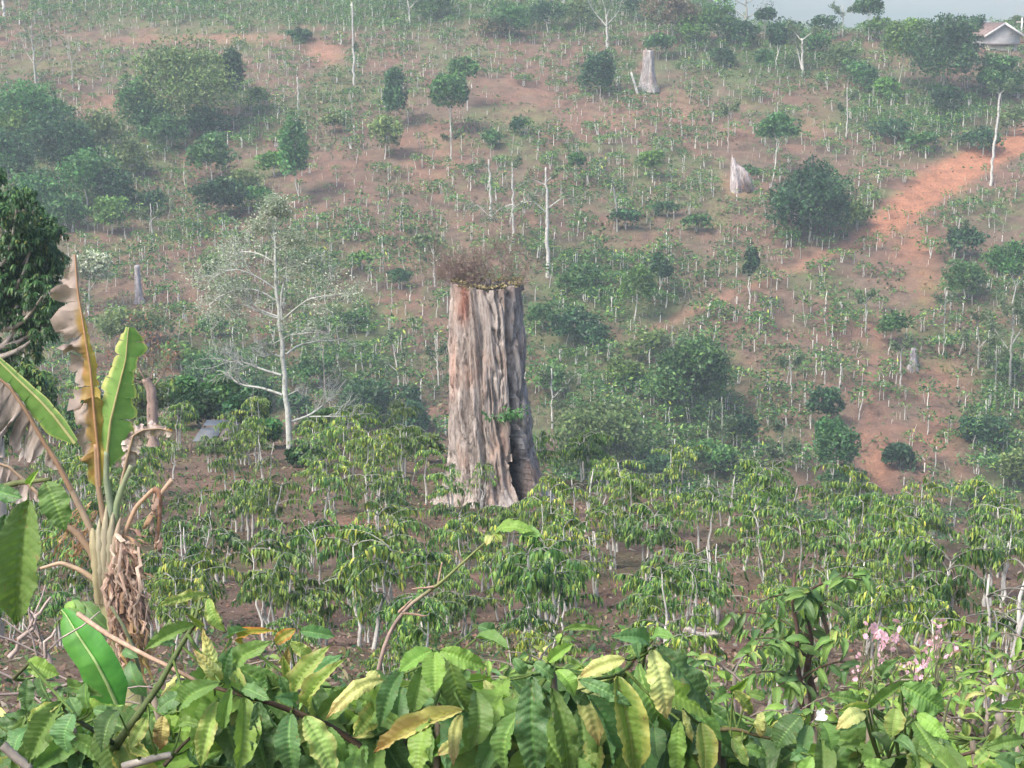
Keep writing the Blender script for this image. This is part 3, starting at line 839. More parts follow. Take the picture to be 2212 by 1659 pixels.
for i_, (cx_, cy_, rx_, ry_) in enumerate(EX):
    d_ = sorted((math.hypot(cx_ - q[1], cy_ - q[2]), q) for q in _LMK)[0][1]
    dx_, dy_ = cx_ - d_[1], cy_ - d_[2]
    sec_ = ('to the right of' if dx_ > 0 else 'to the left of') if abs(dx_) > abs(dy_) else ('uphill of' if dy_ < 0 else 'downhill of')
    sz_ = 'wide' if rx_ >= 50 else 'medium' if rx_ >= 38 else 'small'
    lab_ = f"{sz_} {_nm[i_ % 6]} leafy tree, {sec_} {d_[0]}"
    if lab_ in _used: lab_ = f"another {lab_}, further away from it" if dx_ ** 2 + dy_ ** 2 > _used[lab_] else f"another {lab_}, closer to it"
    _used[lab_] = dx_ ** 2 + dy_ ** 2
    FT.append((lab_, cx_ + 3, cy_ + ry_ * 1.35, cx_, cy_, rx_, ry_, _pal[i_ % 6], int(rx_ * ry_ * .5), 'W' if i_ % 2 else 'G'))
for lab_, bx_, by_, cx_, cy_, rx_, ry_, pl_, n_, bk_ in [
 ('dense dark-green bush heaped behind the field hut', 430, 925, 430, 880, 62, 42, DK, 1500, 'G'), ('shaded green tree between the field hut and the feathery tree', 540, 940, 540, 880, 60, 46, DK, 1500, 'G'),
 ('mid-green bush at the foot of the lopped brown trunk', 395, 905, 395, 850, 50, 40, MD, 1100, 'G'), ('yellow-green tree above the field hut roof', 480, 900, 480, 840, 50, 40, MD, 1100, 'G'),
 ('green bush under the lowest right-hand limb of the feathery tree', 690, 960, 690, 915, 50, 34, MD, 1000, 'G'), ('dark leafy bush right at the feathery tree foot', 650, 1010, 655, 985, 44, 22, DK, 800, 'G'),
 ('bushy green tree behind the upright banana leaves', 310, 930, 310, 860, 55, 50, OL, 1200, 'G'), ('pale green bush by the frame edge under the dark drooping tree', 60, 940, 60, 850, 70, 60, BR, 1400, 'G'),
 ('deep green bush in the gap between the banana leaves', 200, 960, 200, 890, 60, 50, DK, 1200, 'G')]:
    FT.append((lab_, bx_, by_, cx_, cy_, rx_, ry_, pl_, n_ * 2, bk_))
POS_T = []
for i, (lab, bx, by, cx, cy, rx, ry, pal, n, bk) in enumerate(FT):
    b = gp(bx, by, 50 if (by > 838 and bx < 940) else 75); s = b[1] * M_PER_P
    if by < 100 and b[1] > 226: s = b[1] * M_PER_P
    cz = (by - cy) * s; rx, ry = rx * 1.1, ry * 1.12; r = (rx * s, (rx + ry) * .5 * s, ry * s)
    small = rx < 45
    leafy_tree('bush' if small and (by - cy) < ry * 1.9 else 'tree', lab, 'bush' if small and (by - cy) < ry * 1.9 else 'tree', b, 0, ((cx - bx) * s, 0, cz), r,
               int(n * 2.0), .36 if b[1] > 150 else (.30 if b[1] > 90 else .20), pal, (1, 1.3, .7), lobes=int(9 + rx // 5), trunk_r=max(.07, rx * s * .03),
               bark=BARK_W if bk == 'W' else BARK_G, seed=500 + i, fill=.3)
    POS_T.append((lab, cx, by))

# ---------------- woody skeleton trees
def twigs(mb, p, d, L, r, depth, col, n=2, spread=.6, leafp=None, n_end=3, up=.15):
    d = np.asarray(d, float); d = d / np.linalg.norm(d)
    e = np.asarray(p) + d * L
    pts = wob(p, e, 4, .06)
    tube(mb, pts, np.linspace(r, r * .5, 4), 3 if r < .03 else 4, col, cap=False)
    if leafp is not None and depth <= 1: leafp.append(pts[1:])
    if depth <= 0: return
    for i in range(n_end if depth > 1 else n):
        t = R_.uniform(.3, 1); q = p + (pts[-1] - p) * t
        nd = d + R_.normal(0, spread, 3); nd[2] += up
        twigs(mb, q, nd, L * R_.uniform(.45, .75), max(r * .5, .006), depth - 1, col, n, spread, leafp, n_end, up)

def skeleton_tree(name, label, cat, foot, trunkP, rad, branches, bark, leaf=None, leaf_n=0, leaf_size=.18, twig_depth=2, group=None, seed=1, min_r=.012, tw_l=.35):
    """trunkP: trunk points in P; branches: list of polylines in P with depth offsets; all stand at the foot's distance"""
    global R_
    keep = R_; R_ = np.random.default_rng(seed)
    D = foot[1]; s = D * M_PER_P
    t = root(name, foot, label, cat, group)
    o = np.asarray(foot)
    f2, z2 = to_P(*[np.array([q]) for q in foot]); bx, by = float(f2[0]), float(z2[0])
    def W(px, py, dy=0): return np.array(((px - bx) * s, dy, (by - py) * s))
    tm = MB()
    tp = np.array([W(*q) for q in trunkP]); tp[0, 2] -= .3
    tt = np.linspace(0, 1, len(tp)); t2 = np.linspace(0, 1, 16)
    tp2 = np.stack([np.interp(t2, tt, tp[:, k]) for k in range(3)], 1)
    rad = (rad[0] * .8, rad[1] * .8) if name != 'lopped_trunk' else rad; tp2[2:-1] += R_.normal(0, (.35 if name != 'lopped_trunk' else .06) * rad[0] * s, (13, 3)) * (1, 1, 0); rr_ = np.interp(t2, [0, .04, .5, 1], [rad[0] * s * 1.25, rad[0] * s, (rad[0] * .55 + rad[1] * .45) * s, rad[1] * s])
    bark = np.array(bark) * .84; tube(tm, tp2, rr_, 9, np.array(bark), lump=.08)
    link('trunk', tm.mesh('trunk', MAT['bark'], True), t)
    lp = []
    for bi, (pl, r0) in enumerate(branches):
        bm = MB(); dy = R_.uniform(-.5, .5)
        m = len(pl); L = sum(math.dist(pl[i], pl[i + 1]) for i in range(m - 1)) * s
        P3 = np.array([W(q[0], q[1], dy * L * i / (m - 1)) for i, q in enumerate(pl)])
        a = np.linspace(0, 1, m); a2 = np.linspace(0, 1, 9)
        P4 = np.stack([np.interp(a2, a, P3[:, k]) for k in range(3)], 1)
        P4[1:-1] = (P4[:-2] + 2 * P4[1:-1] + P4[2:]) / 4
        tube(bm, P4, np.linspace(r0 * s, max(r0 * s * .25, min_r), 9), 5, np.array(bark), cap=False)
        if twig_depth > 0:
            for i in range(3, 9):
                for _ in range(2):
                    d = (P4[min(i + 1, 8)] - P4[i - 1]); d /= np.linalg.norm(d) + 1e-6
                    d = d + R_.normal(0, .7, 3); d[2] += .35
                    twigs(bm, P4[i], d, L * R_.uniform(.5, 1) * tw_l, max(r0 * s * .22, min_r * .8), twig_depth - 1, np.array(bark) * .95, leafp=lp)
        link('branch', bm.mesh('branch', MAT['bark'], True), t)
    if leaf is not None and lp:
        pts = np.concatenate(lp); pts = pts[pts[:, 2] > pts[:, 2].max() * (.50 if name == 'feathery_tree' else 0)]; k = R_.integers(0, len(pts), leaf_n)
        fm = MB(); cards(fm, pts[k] + R_.normal(0, .12, (leaf_n, 3)), leaf_size * R_.uniform(.6, 1.3, leaf_n), tones(leaf_n, leaf, (1,) * len(leaf)), 0, .3, .5)
        tag(link('crown', fm.mesh('crown', MAT['foliage']), t), kind='stuff')
    R_ = keep
    return t

def Zq(x, y): return (x * .3677 + 406.6, y * .3677 + 406.6)
hero_foot = gp(626, 988, 45)
hb = [([(580, 735), (640, 680), (700, 630), (760, 588), (890, 565)], 2.8), ([(545, 730), (400, 690), (330, 650), (200, 720)], 3.0), ([(545, 720), (420, 680), (350, 600), (220, 590)], 2.4),
      ([(560, 1075), (430, 1050), (310, 1010), (200, 1030)], 3.6), ([(330, 1015), (280, 980), (230, 930)], 1.8), ([(560, 1195), (430, 1150), (330, 1145), (270, 1120), (230, 1060)], 3.6),
      ([(600, 1195), (650, 1170), (690, 1210)], 1.6), ([(610, 1360), (720, 1330), (800, 1270), (870, 1200)], 3.2), ([(720, 1330), (870, 1325), (980, 1320)], 2.0), ([(590, 950), (640, 910), (720, 890), (890, 885)], 2.6),
      ([(560, 965), (510, 940), (470, 960), (420, 950)], 2.2), ([(570, 740), (565, 600), (600, 470), (612, 380)], 3.4), ([(545, 560), (440, 480), (300, 420), (180, 480)], 2.0), ([(545, 460), (640, 400), (720, 420)], 1.6),
      ([(540, 400), (450, 350), (330, 340), (240, 400)], 1.8), ([(535, 320), (600, 285), (660, 262)], 1.4), ([(532, 260), (500, 200), (430, 190)], 1.2), ([(555, 640), (460, 560), (330, 540), (210, 590)], 2.2),
      ([(570, 860), (620, 820), (760, 800)], 1.6), ([(560, 860), (500, 890), (440, 880)], 1.4), ([(530, 210), (510, 130), (530, 60)], 1.2), ([(530, 210), (570, 130), (575, 70)], 1.2)]
hb = [([Zq(*q) for q in pl], r) for pl, r in hb]
skeleton_tree('feathery_tree', 'tall pale-barked tree with thin feathery crown behind the terrace coffee shrubs', 'tree', hero_foot,
              [Zq(*q) for q in [(600, 1570), (590, 1300), (583, 1100), (570, 900), (558, 720), (548, 550), (540, 350), (528, 200), (530, 90)]], (8.5, 2.2), hb, (.50, .52, .47),
              leaf=[(0.24, 0.30, 0.20), (0.31, 0.36, 0.27), (0.48, 0.50, 0.41), (0.20, 0.26, 0.16)], leaf_n=12000, leaf_size=.085, twig_depth=3, seed=77, tw_l=.50, min_r=.020)

# pale trunks standing on the slope: label, trunk P pts, radii, branches, leaf count
SK = [
 ('pale bare trunk, shortest of three above the giant stump', [(1061, 478), (1059, 420), (1056, 345)], (4, 2), [([(1060, 470), (1030, 440), (1010, 450)], 1), ([(1057, 370), (1040, 350)], 1)], BARK_W, 200),
 ('pale slender tree standing over the dead brush of the giant stump', [(1109, 528), (1108, 450), (1106, 350)], (4.5, 1.8), [([(1108, 450), (1140, 425), (1170, 420)], 1.2), ([(1108, 440), (1080, 450), (1060, 470)], 1.2), ([(1106, 370), (1120, 345)], 1)], BARK_W, 500),
 ('tallest pale tree with forked limbs right of the giant stump top', [(1184, 600), (1182, 500), (1180, 420), (1178, 360)], (6, 2.2), [([(1181, 460), (1150, 430), (1110, 440)], 1.6), ([(1181, 450), (1215, 425), (1240, 430)], 1.6), ([(1180, 400), (1150, 385), (1130, 395)], 1.3), ([(1180, 390), (1205, 370)], 1.2)], BARK_W, 600),
 ('crooked pale tree with open limbs in mid slope', [(1334, 500), (1330, 440), (1322, 385)], (3.5, 1.6), [([(1330, 450), (1300, 420), (1285, 425)], 1.3), ([(1328, 430), (1350, 400)], 1.2), ([(1325, 400), (1310, 380)], 1)], BARK_G, 250),
 ('long straight white pole tree beside the upper red strip', [(765, 185), (765, 120), (763, 10)], (3.4, 2.2), [([(764, 120), (770, 100)], 1)], BARK_W, 120),
 ('short bare white pole on the upper slope', [(646, 252), (645, 210), (644, 168)], (3.0, 1.6), [], BARK_W, 0),
 ('tall thin white-trunked tree rising over the red path', [(2140, 402), (2143, 320), (2150, 205)], (4.2, 2.6), [([(2150, 205), (2170, 185)], 1.2), ([(2150, 208), (2130, 190)], 1.2)], BARK_W, 500),
 ('white-trunked fan-crowned bare tree at the top of the slope', [(1312, 108), (1311, 70), (1308, 20)], (3.6, 1.8), [([(1311, 60), (1285, 30), (1270, 5)], 1.4), ([(1311, 55), (1335, 30), (1345, 0)], 1.4), ([(1310, 40), (1300, 0)], 1.2), ([(1310, 40), (1322, 0)], 1.2)], BARK_W, 500),
 ('pair-stemmed white tree below the ridge centre', [(1733, 165), (1732, 120), (1729, 85)], (3.8, 2.2), [([(1732, 150), (1722, 110), (1718, 85)], 2.2), ([(1729, 90), (1712, 70), (1705, 60)], 1.2), ([(1729, 90), (1750, 72), (1760, 70)], 1.2)], BARK_W, 900),
 ('spreading pale bare tree on the skyline', [(1611, 80), (1611, 40), (1608, -15)], (3.8, 2.0), [([(1611, 40), (1585, 22), (1560, 15)], 1.5), ([(1611, 42), (1640, 25), (1665, 22)], 1.5), ([(1610, 15), (1580, 0), (1560, -12)], 1.3), ([(1610, 10), (1640, -5), (1660, -10)], 1.3), ([(1611, 60), (1590, 50)], 1)], BARK_G, 300),
 ('grey leafless tree in the haze at the frame corner', [(78, 185), (76, 130), (72, 60)], (3.4, 1.6), [([(76, 150), (95, 120), (105, 100)], 1.3), ([(76, 140), (55, 110), (45, 80)], 1.3), ([(75, 110), (95, 80)], 1.1), ([(73, 90), (60, 60)], 1), ([(76, 175), (100, 160)], 1.3)], BARK_G, 250),
 ('thin grey tree above the orange soil near the dense grove', [(158, 190), (157, 140), (152, 80)], (2, 1), [([(157, 140), (170, 110)], .9), ([(155, 110), (140, 90)], .9)], BARK_G, 80),
 ('white trunk at the extreme frame corner', [(9, 30), (8, 5), (7, -20)], (4, 3), [], BARK_W, 0),
 ('pale tree with crooked arms on the right-hand lower slope', [(2115, 800), (2112, 740), (2105, 690)], (3.2, 1.6), [([(2112, 760), (2085, 730), (2070, 720)], 1.5), ([(2112, 750), (2135, 720), (2150, 715)], 1.5), ([(2108, 700), (2090, 670)], 1.2), ([(2106, 700), (2120, 675)], 1.2)], BARK_G, 500),
 ('tall pale forked tree at the frame edge above the coffee rows', [(2180, 850), (2180, 760), (2178, 660)], (4.5, 2.0), [([(2180, 760), (2150, 720), (2135, 690)], 2), ([(2180, 740), (2205, 700), (2215, 680)], 2), ([(2179, 700), (2160, 670), (2150, 640)], 1.4), ([(2179, 690), (2190, 650)], 1.4)], BARK_G, 900),
 ('thin pale trunk with small crown among the yellow-green shrubs', [(1870, 720), (1869, 660), (1866, 620)], (2.4, 1.3), [([(1869, 660), (1850, 640)], 1), ([(1868, 650), (1885, 630)], 1)], BARK_W, 350),
 ('thin light-trunked tree by the lower red clearing', [(1945, 838), (1944, 790), (1942, 745)], (2.8, 1.6), [([(1943, 760), (1925, 740)], 1), ([(1943, 755), (1962, 735)], 1)], BARK_W, 350),
 ('pale spindly tree right beside the olive tree by the giant stump', [(1710, 850), (1707, 800), (1702, 765)], (2.5, 1.3), [([(1706, 800), (1690, 780), (1680, 778)], 1), ([(1706, 795), (1725, 775)], 1)], BARK_W, 350),
 ('pale twiggy tree between olive tree and giant stump', [(1193, 925), (1192, 860), (1190, 790)], (2.8, 1.5), [([(1192, 860), (1215, 835), (1230, 820)], 1.2), ([(1191, 830), (1170, 800)], 1.1), ([(1192, 880), (1212, 870)], 1)], BARK_W, 500),
 ('tall thin grey-green tree on the hollow floor', [(1690, 1090), (1688, 1000), (1685, 900)], (2.6, 1.2), [([(1688, 1000), (1665, 965)], 1), ([(1688, 980), (1710, 950)], 1), ([(1686, 930), (1670, 905)], .9)], BARK_G, 900),
 ('twiggy ash-grey tree before the shaggy green tree', [(1455, 800), (1453, 760), (1450, 700)], (2.0, 1.0), [([(1453, 760), (1430, 730)], .9), ([(1453, 755), (1475, 730)], .9)], BARK_G, 300),
 ('thin tree with white stem on the lower slope centre', [(1560, 1000), (1558, 930), (1556, 850)], (2.2, 1.1), [([(1558, 940), (1535, 915)], 1), ([(1558, 930), (1580, 905)], 1), ([(1557, 890), (1540, 870)], .9)], BARK_G, 700),
 ('white-trunked tree left of the olive tree, small flat crown', [(940, 620), (938, 570), (936, 540)], (2.4, 1.2), [([(938, 570), (918, 555)], 1), ([(938, 565), (958, 552)], 1)], BARK_W, 250),
 ('pale forked tree on the shaded slope left of the giant stump', [(865, 845), (858, 800), (850, 740)], (2.6, 1.3), [([(858, 800), (835, 780), (825, 782)], 1.1), ([(856, 780), (875, 755)], 1), ([(852, 750), (840, 720)], 1)], BARK_W, 350),
 ('thin white-stemmed tree left of the giant stump', [(948, 835), (945, 780), (940, 720)], (2.2, 1.1), [([(945, 780), (925, 755)], 1), ([(944, 770), (962, 745)], 1)], BARK_W, 400),
 ('bare pale sapling leaning by the brown cut trunk', [(700, 870), (702, 820), (700, 740)], (2.2, 1.2), [([(702, 820), (730, 800)], 1), ([(701, 790), (680, 765)], 1)], BARK_P, 200),
 ('white-trunked flat tree above the ridge orchard', [(1820, 80), (1820, 40), (1818, 15)], (2.2, 1.4), [([(1819, 40), (1800, 20)], 1), ([(1819, 35), (1840, 18)], 1)], BARK_W, 600),
 ('bare white tree beyond the orchard at the frame top', [(885, 55), (884, 20), (880, -10)], (2.6, 1.4), [([(884, 25), (865, 5)], 1.2), ([(884, 20), (905, 0)], 1.2)], BARK_W, 150),
 ('slim white trunk of the skyline orchard', [(1218, 30), (1217, 0), (1215, -20)], (3, 2), [([(1217, 10), (1205, -8)], 1.4)], BARK_W, 150),
 ('dull pole tree beside the flat-topped green tree', [(1573, 330), (1573, 290), (1571, 225)], (2.2, 1.4), [([(1572, 260), (1560, 235)], .9), ([(1572, 250), (1588, 230)], .9)], BARK_P, 500),
 ('thin pale pole tree uphill of the round dark tree', [(1828, 300), (1828, 250), (1826, 190)], (2.0, 1.0), [([(1828, 250), (1812, 230)], .9), ([(1827, 220), (1842, 205)], .9)], BARK_W, 400),
 ('bare pale tree with raised arms between the two forked trees of the frame edge', [(2150, 870), (2148, 800), (2146, 740)], (2.6, 1.2), [([(2148, 800), (2130, 770), (2120, 765)], 1.2), ([(2147, 790), (2168, 760)], 1.2), ([(2146, 760), (2135, 730)], 1)], BARK_G, 400),
 ('small bare white tree standing over the lower bare track', [(2040, 700), (2040, 660), (2038, 620)], (2.4, 1.2), [([(2040, 665), (2020, 640)], 1.1), ([(2039, 655), (2058, 635)], 1.1)], BARK_W, 250),
 ('thin pale tree in front of the low dark edge bush', [(2010, 1180), (2008, 1130), (2006, 1080)], (2.2, 1.1), [([(2008, 1130), (1990, 1105)], 1), ([(2007, 1120), (2028, 1100)], 1)], BARK_G, 350),
 ('pale tree with flat sparse crown below the grove', [(330, 520), (329, 480), (328, 440)], (2.6, 1.3), [([(329, 480), (305, 462)], 1.1), ([(329, 475), (352, 458)], 1.1)], BARK_W, 500),
 ('thin white tree between the cone tree and the pale trunks', [(975, 345), (974, 310), (973, 280)], (2.2, 1.2), [([(974, 310), (960, 295)], 1), ([(974, 305), (988, 292)], 1)], BARK_W, 250),
 ('spindly grey tree in the hollow near the shaggy tree', [(1540, 900), (1538, 840), (1536, 790)], (2.2, 1.1), [([(1538, 850), (1518, 825)], 1), ([(1537, 840), (1560, 815)], 1), ([(1536, 805), (1522, 780)], .9)], BARK_G, 450),
 ('pale leaning tree beside the grey-green tree', [(2060, 560), (2066, 520), (2070, 470)], (2.4, 1.2), [([(2066, 515), (2050, 495)], 1), ([(2068, 500), (2085, 480)], 1)], BARK_W, 300),
 ('twin thin trunks above the round dark tree', [(1735, 560 - 0), (1733, 300), (1731, 250)], (.1, .1), [], BARK_W, 0),
]
for i, (lab, tp, rad, brs, bark, nl) in enumerate(SK[:-1]):
    f = gp(tp[0][0], tp[0][1], 75 if tp[0][1] < 900 else 60)
    skeleton_tree('pale_tree' if brs else 'bare_pole', lab, 'tree' if brs else 'tree trunk', f, tp, rad, brs, bark, leaf=[(0.07, .12, .04), (.12, .17, .07), (.05, .09, .035)] if nl else None,
                  leaf_n=int(nl * 1.2), leaf_size=.24, twig_depth=2, seed=900 + i, min_r=.02)
    POS_T.append((lab, tp[0][0], tp[0][1]))

# brown lopped trunk with dry twigs behind the banana
f = gp(350, 925, 40)
skeleton_tree('lopped_trunk', 'thick brown lopped trunk with dry twigs sprouting behind the banana plant', 'tree trunk', (f[0], 46.0, ground_z(f[0], 46.0)) if f[1] > 60 else f,
              [(350, 925), (352, 870), (350, 825), (340, 800)], (13, 10), [([(345, 815), (320, 780), (300, 740)], 2.2), ([(350, 815), (355, 770), (350, 720)], 2.0), ([(345, 820), (330, 760), (335, 700)], 1.6), ([(355, 820), (385, 780), (400, 760)], 1.8), ([(340, 810), (310, 800), (280, 760)], 1.6)],
              (.34, .25, .205), leaf=[(.24, .13, .08), (.17, .11, .07)], leaf_n=500, leaf_size=.1, twig_depth=3, seed=41, min_r=.008)

# ================================================================== FAR COFFEE ROWS
NO_FAR = [(1598, 380, 34, 34, 1), (1400, 165, 34, 40, 1)]
def far_rows():
    rg = np.random.default_rng(9)
    pts = []
    for y in np.arange(104, 262, 1.42):
        x0 = -.42 * y; n = int(.84 * y / 1.42)
        x = x0 + (np.arange(n) + .5 * (int(y / 1.42) % 2)) * 1.42 + rg.normal(0, .38, n)
        yy = y + rg.normal(0, .38, n) + 1.2 * np.sin(x * .15)
        z = H(x, yy); px, py = to_P(x, yy, z)
        red = blobs(px, py, RED); gr = blobs(px, py, GREEN)
        keepp = .86 + .30 * gr - .85 * np.clip(red, 0, 1.2) + (fbm(x * .12, yy * .12, 61, 3) - .5) * 2.2
        k = (rg.random(n) < keepp) & (blobs(px, py, NO_FAR) < .4) & (px > -480) & (px < 2700) & (py > -40)
        # nothing shows behind the terrace edge
        vis = py < np.interp(px, [0, 400, 900, 1200, 1700, 2212], [960, 1000, 1060, 1120, 1190, 1240])
        k &= vis
        for a, b, c, d, e in zip(x[k], yy[k], z[k], px[k], py[k]): pts.append((a, b, c, d, e))
    pts = np.array(pts)
    gr = blobs(pts[:, 3], pts[:, 4], GREEN)
    order = np.argsort(pts[:, 1] + 1000 * ((pts[:, 3] < 0) | (pts[:, 3] > 2212)))
    n_ind = max(0, 296 - len(COFFEE))
    mb = MB()
    for rank, i in enumerate(order):
        x, y, z, px, py = pts[i]
        g = gr[i]
        if g > .55: w = [1, 1, 1.6, 1.6, .5, .5, .6, .6, .3, 1]
        else: w = [.6, .6, .35, .35, 1.7, 1.7, .7, .7, 1.6, .6]
        vi = int(rg.choice(10, p=np.array(w) / sum(w)))
        sc = rg.uniform(.55, 1.25) * float(np.interp(y, [110, 215], [1.0, .72])); a = rg.uniform(0, 6.28)
        if rank < n_ind:
            o = link('coffee_shrub', FAR_MESH[vi]); o.location = (x, y, z); o.rotation_euler = (rg.normal(0, .06), rg.normal(0, .06), a); o.scale = (sc,) * 3
            tag(o, 'x', 'coffee shrub', 'coffee shrubs planted on the opposite slope')
            COFFEE.append((o, (x, y, z), FAR_DESC[vi], 'far'))
        else:
            M = np.eye(4); c, s_ = math.cos(a) * sc, math.sin(a) * sc
            M[:3, :3] = [[c, -s_, 0], [s_, c, 0], [rg.normal(0, .05), rg.normal(0, .05), sc]]; M[:3, 3] = (x, y, z)
            mb.merge(FAR_ARR[vi], M, rg.uniform(.8, 1.2))
    o = link('coffee_plantation', mb.mesh('coffee_plantation', [MAT['foliage'], MAT['bark']]))
    tag(o, 'hundreds of small white-stemmed coffee shrubs in rows up the slope', 'plantation', kind='stuff')
    print('far coffee', len(pts), 'verts', mb.n)
far_rows()

def undergrowth():
    rg = np.random.default_rng(19)
    n = 360000
    y = rg.uniform(104, 275, n); x = rg.uniform(-.42, .42, n) * y
    z = H(x, y); px, py = to_P(x, y, z)
    red = blobs(px, py, RED); gr = blobs(px, py, GREEN)
    cl = fbm(x * .25, y * .25, 71, 3)
    k = (rg.random(n) < np.clip((cl - .47) * 5 + gr * 1.1 - red * 1.3 + .08, .03, 1)) & (py < 1240)
    x, y, z, gr = x[k], y[k], z[k], gr[k]; m = len(x)
    col = tones(m, [T_DARK, T_MID, (0.09, .12, .04), (.16, .14, .07), (.20, .13, .09)], (1.2, 1.5, 1.1, .6, .45))
    mb = MB(); cards(mb, np.stack([x, y, z + rg.uniform(0, .4, m)], 1), rg.uniform(.16, .48, m), col, 0, .7, .5)
    tag(link('undergrowth', mb.mesh('undergrowth', MAT['foliage'])), 'low weeds and brush covering the opposite slope', 'undergrowth', kind='stuff')
    # dry stalks and dead scrub: thin pale uprights all over the slope
    n = 30000
    y = rg.uniform(104, 262, n); x = rg.uniform(-.42, .42, n) * y; z = H(x, y); px, py = to_P(x, y, z)
    k = (rg.random(n) < np.clip(.75 + (fbm(x * .2, y * .2, 73, 3) - .5) * 2.4 - blobs(px, py, RED) * .8, .03, 1)); x, y, z = x[k], y[k], z[k]; m = len(x)
    d = rg.normal(0, .14, (m, 3)); d[:, 2] = 1
    mb = MB(); L = rg.uniform(.25, .95, m); strips(mb, np.stack([x, y, z - .05], 1), d, L, rg.uniform(.022, .055, m), rg.uniform(0, .12, m), tones(m, [(.50, .44, .38), (.38, .30, .24), (.28, .20, .15), (.60, .56, .50)], (1, 1, .8, .5)))
    r_ = rg.random(m) < .6; cards(mb, np.stack([x, y, z + L * .6], 1)[r_] + rg.normal(0, .15, (int(r_.sum()), 3)), rg.uniform(.12, .34, int(r_.sum())), tones(int(r_.sum()), [(.26, .20, .13), (.17, .17, .08), (.32, .24, .18)], (1, 1, .7)), 0, .5, .4)
    tag(link('dry_scrub', mb.mesh('dry_scrub', MAT['dry'])), 'dry stalks and dead scrub between the shrubs of the opposite slope', 'scrub', kind='stuff')
    # weeds of the terrace and the near bank
    n = 76000
    y = rg.uniform(7, 82, n) ; x = rg.uniform(-.42, .42, n) * y
    z = H(x, y); px, py = to_P(x, y, z)
    bare = blobs(px, py, BARE_NEAR); cl = fbm(x * .5, y * .5, 72, 3)
    yr = np.interp(x, [-60, -20, -8, 0, 5, 12, 30], [84, 76, 69, 56, 50, 41.5, 38]) + 4
    k = (rg.random(n) < np.clip((cl - .40) * 4 - bare * 1.2 + .1, .03, 1)) & (y < yr)
    x, y, z = x[k], y[k], z[k]; m = len(x)
    mb = MB()
    b = np.stack([x, y, z], 1); d = rg.normal(0, .6, (m, 3)); d[:, 2] = 1.0
    L = rg.uniform(.08, .30, m) * np.clip(.5 + y / 50, .6, 1.3)
    strips(mb, b, d, L, L * rg.uniform(.12, .30, m), rg.uniform(.2, 1.2, m), tones(m, [T_DARK, T_MID, (0.10, .15, .035), (.20, .17, .08), (.20, .12, .08)], (1.1, 1.2, 1.2, .5, .4)))
    tag(link('weeds', mb.mesh('weeds', MAT['foliage'])), 'tufts of weeds on the terrace soil', 'weeds', kind='stuff')
    # leaf litter and clods
    n = 16000
    y = rg.uniform(14, 75, n); x = rg.uniform(-.32, .32, n) * y; z = H(x, y) + .02
    mb = MB(); cards(mb, np.stack([x, y, z], 1), rg.uniform(.08, .22, n), tones(n, [(.19, .13, .10), (.27, .20, .15), (.10, .065, .05), (.33, .28, .22)], (1, .8, 1, .25)), 0, .97, .4)
    tag(link('leaf_litter', mb.mesh('leaf_litter', MAT['dry'])), 'dry leaf litter under the coffee shrubs', 'litter', kind='stuff')
undergrowth()

# ================================================================== GIANT STUMP
def m_wood():
    m, nt, out = nodes_of("weathered_wood")
    v1 = obj_coord(nt, (5, 5, 1.1)); v2 = obj_coord(nt, (15, 15, 4.0)); v3 = obj_coord(nt, (1.2, 1.2, 0.5))
    a = noise(nt, 1.0, 7, 0.7, v1); b = noise(nt, 1.0, 5, 0.7, v2); c_ = noise(nt, 1.0, 4, 0.6, v3)
    c = ramp(nt, a, [(0.30, (0.10, 0.078, 0.068)), (0.42, (0.24, 0.215, 0.20)), (0.56, (0.36, 0.335, 0.315)), (0.72, (0.50, 0.475, 0.45))])
    c = mixc(nt, 1.0, c, ramp(nt, b, [(0.33, 0.30), (0.44, 0.9), (0.7, 1.15)]), 'MULTIPLY')
    c = mixc(nt, ramp(nt, c_, [(0.52, 0.0), (0.66, 0.55)]), c, (0.30, 0.19, 0.14, 1))
    c = mixc(nt, ramp(nt, noise(nt, 2.6, 5, .7, obj_coord(nt, (1, 1, .5))), [(0.56, 0.0), (0.66, 0.75)]), c, (0.085, 0.068, 0.058, 1))
    c = mixc(nt, 1.0, c, attr(nt).outputs[0], 'MULTIPLY')
    surf(nt, out, c, 0.9, 0.15, 0, b, 0.05, 0.9)
    return m
MAT['wood'] = m_wood()

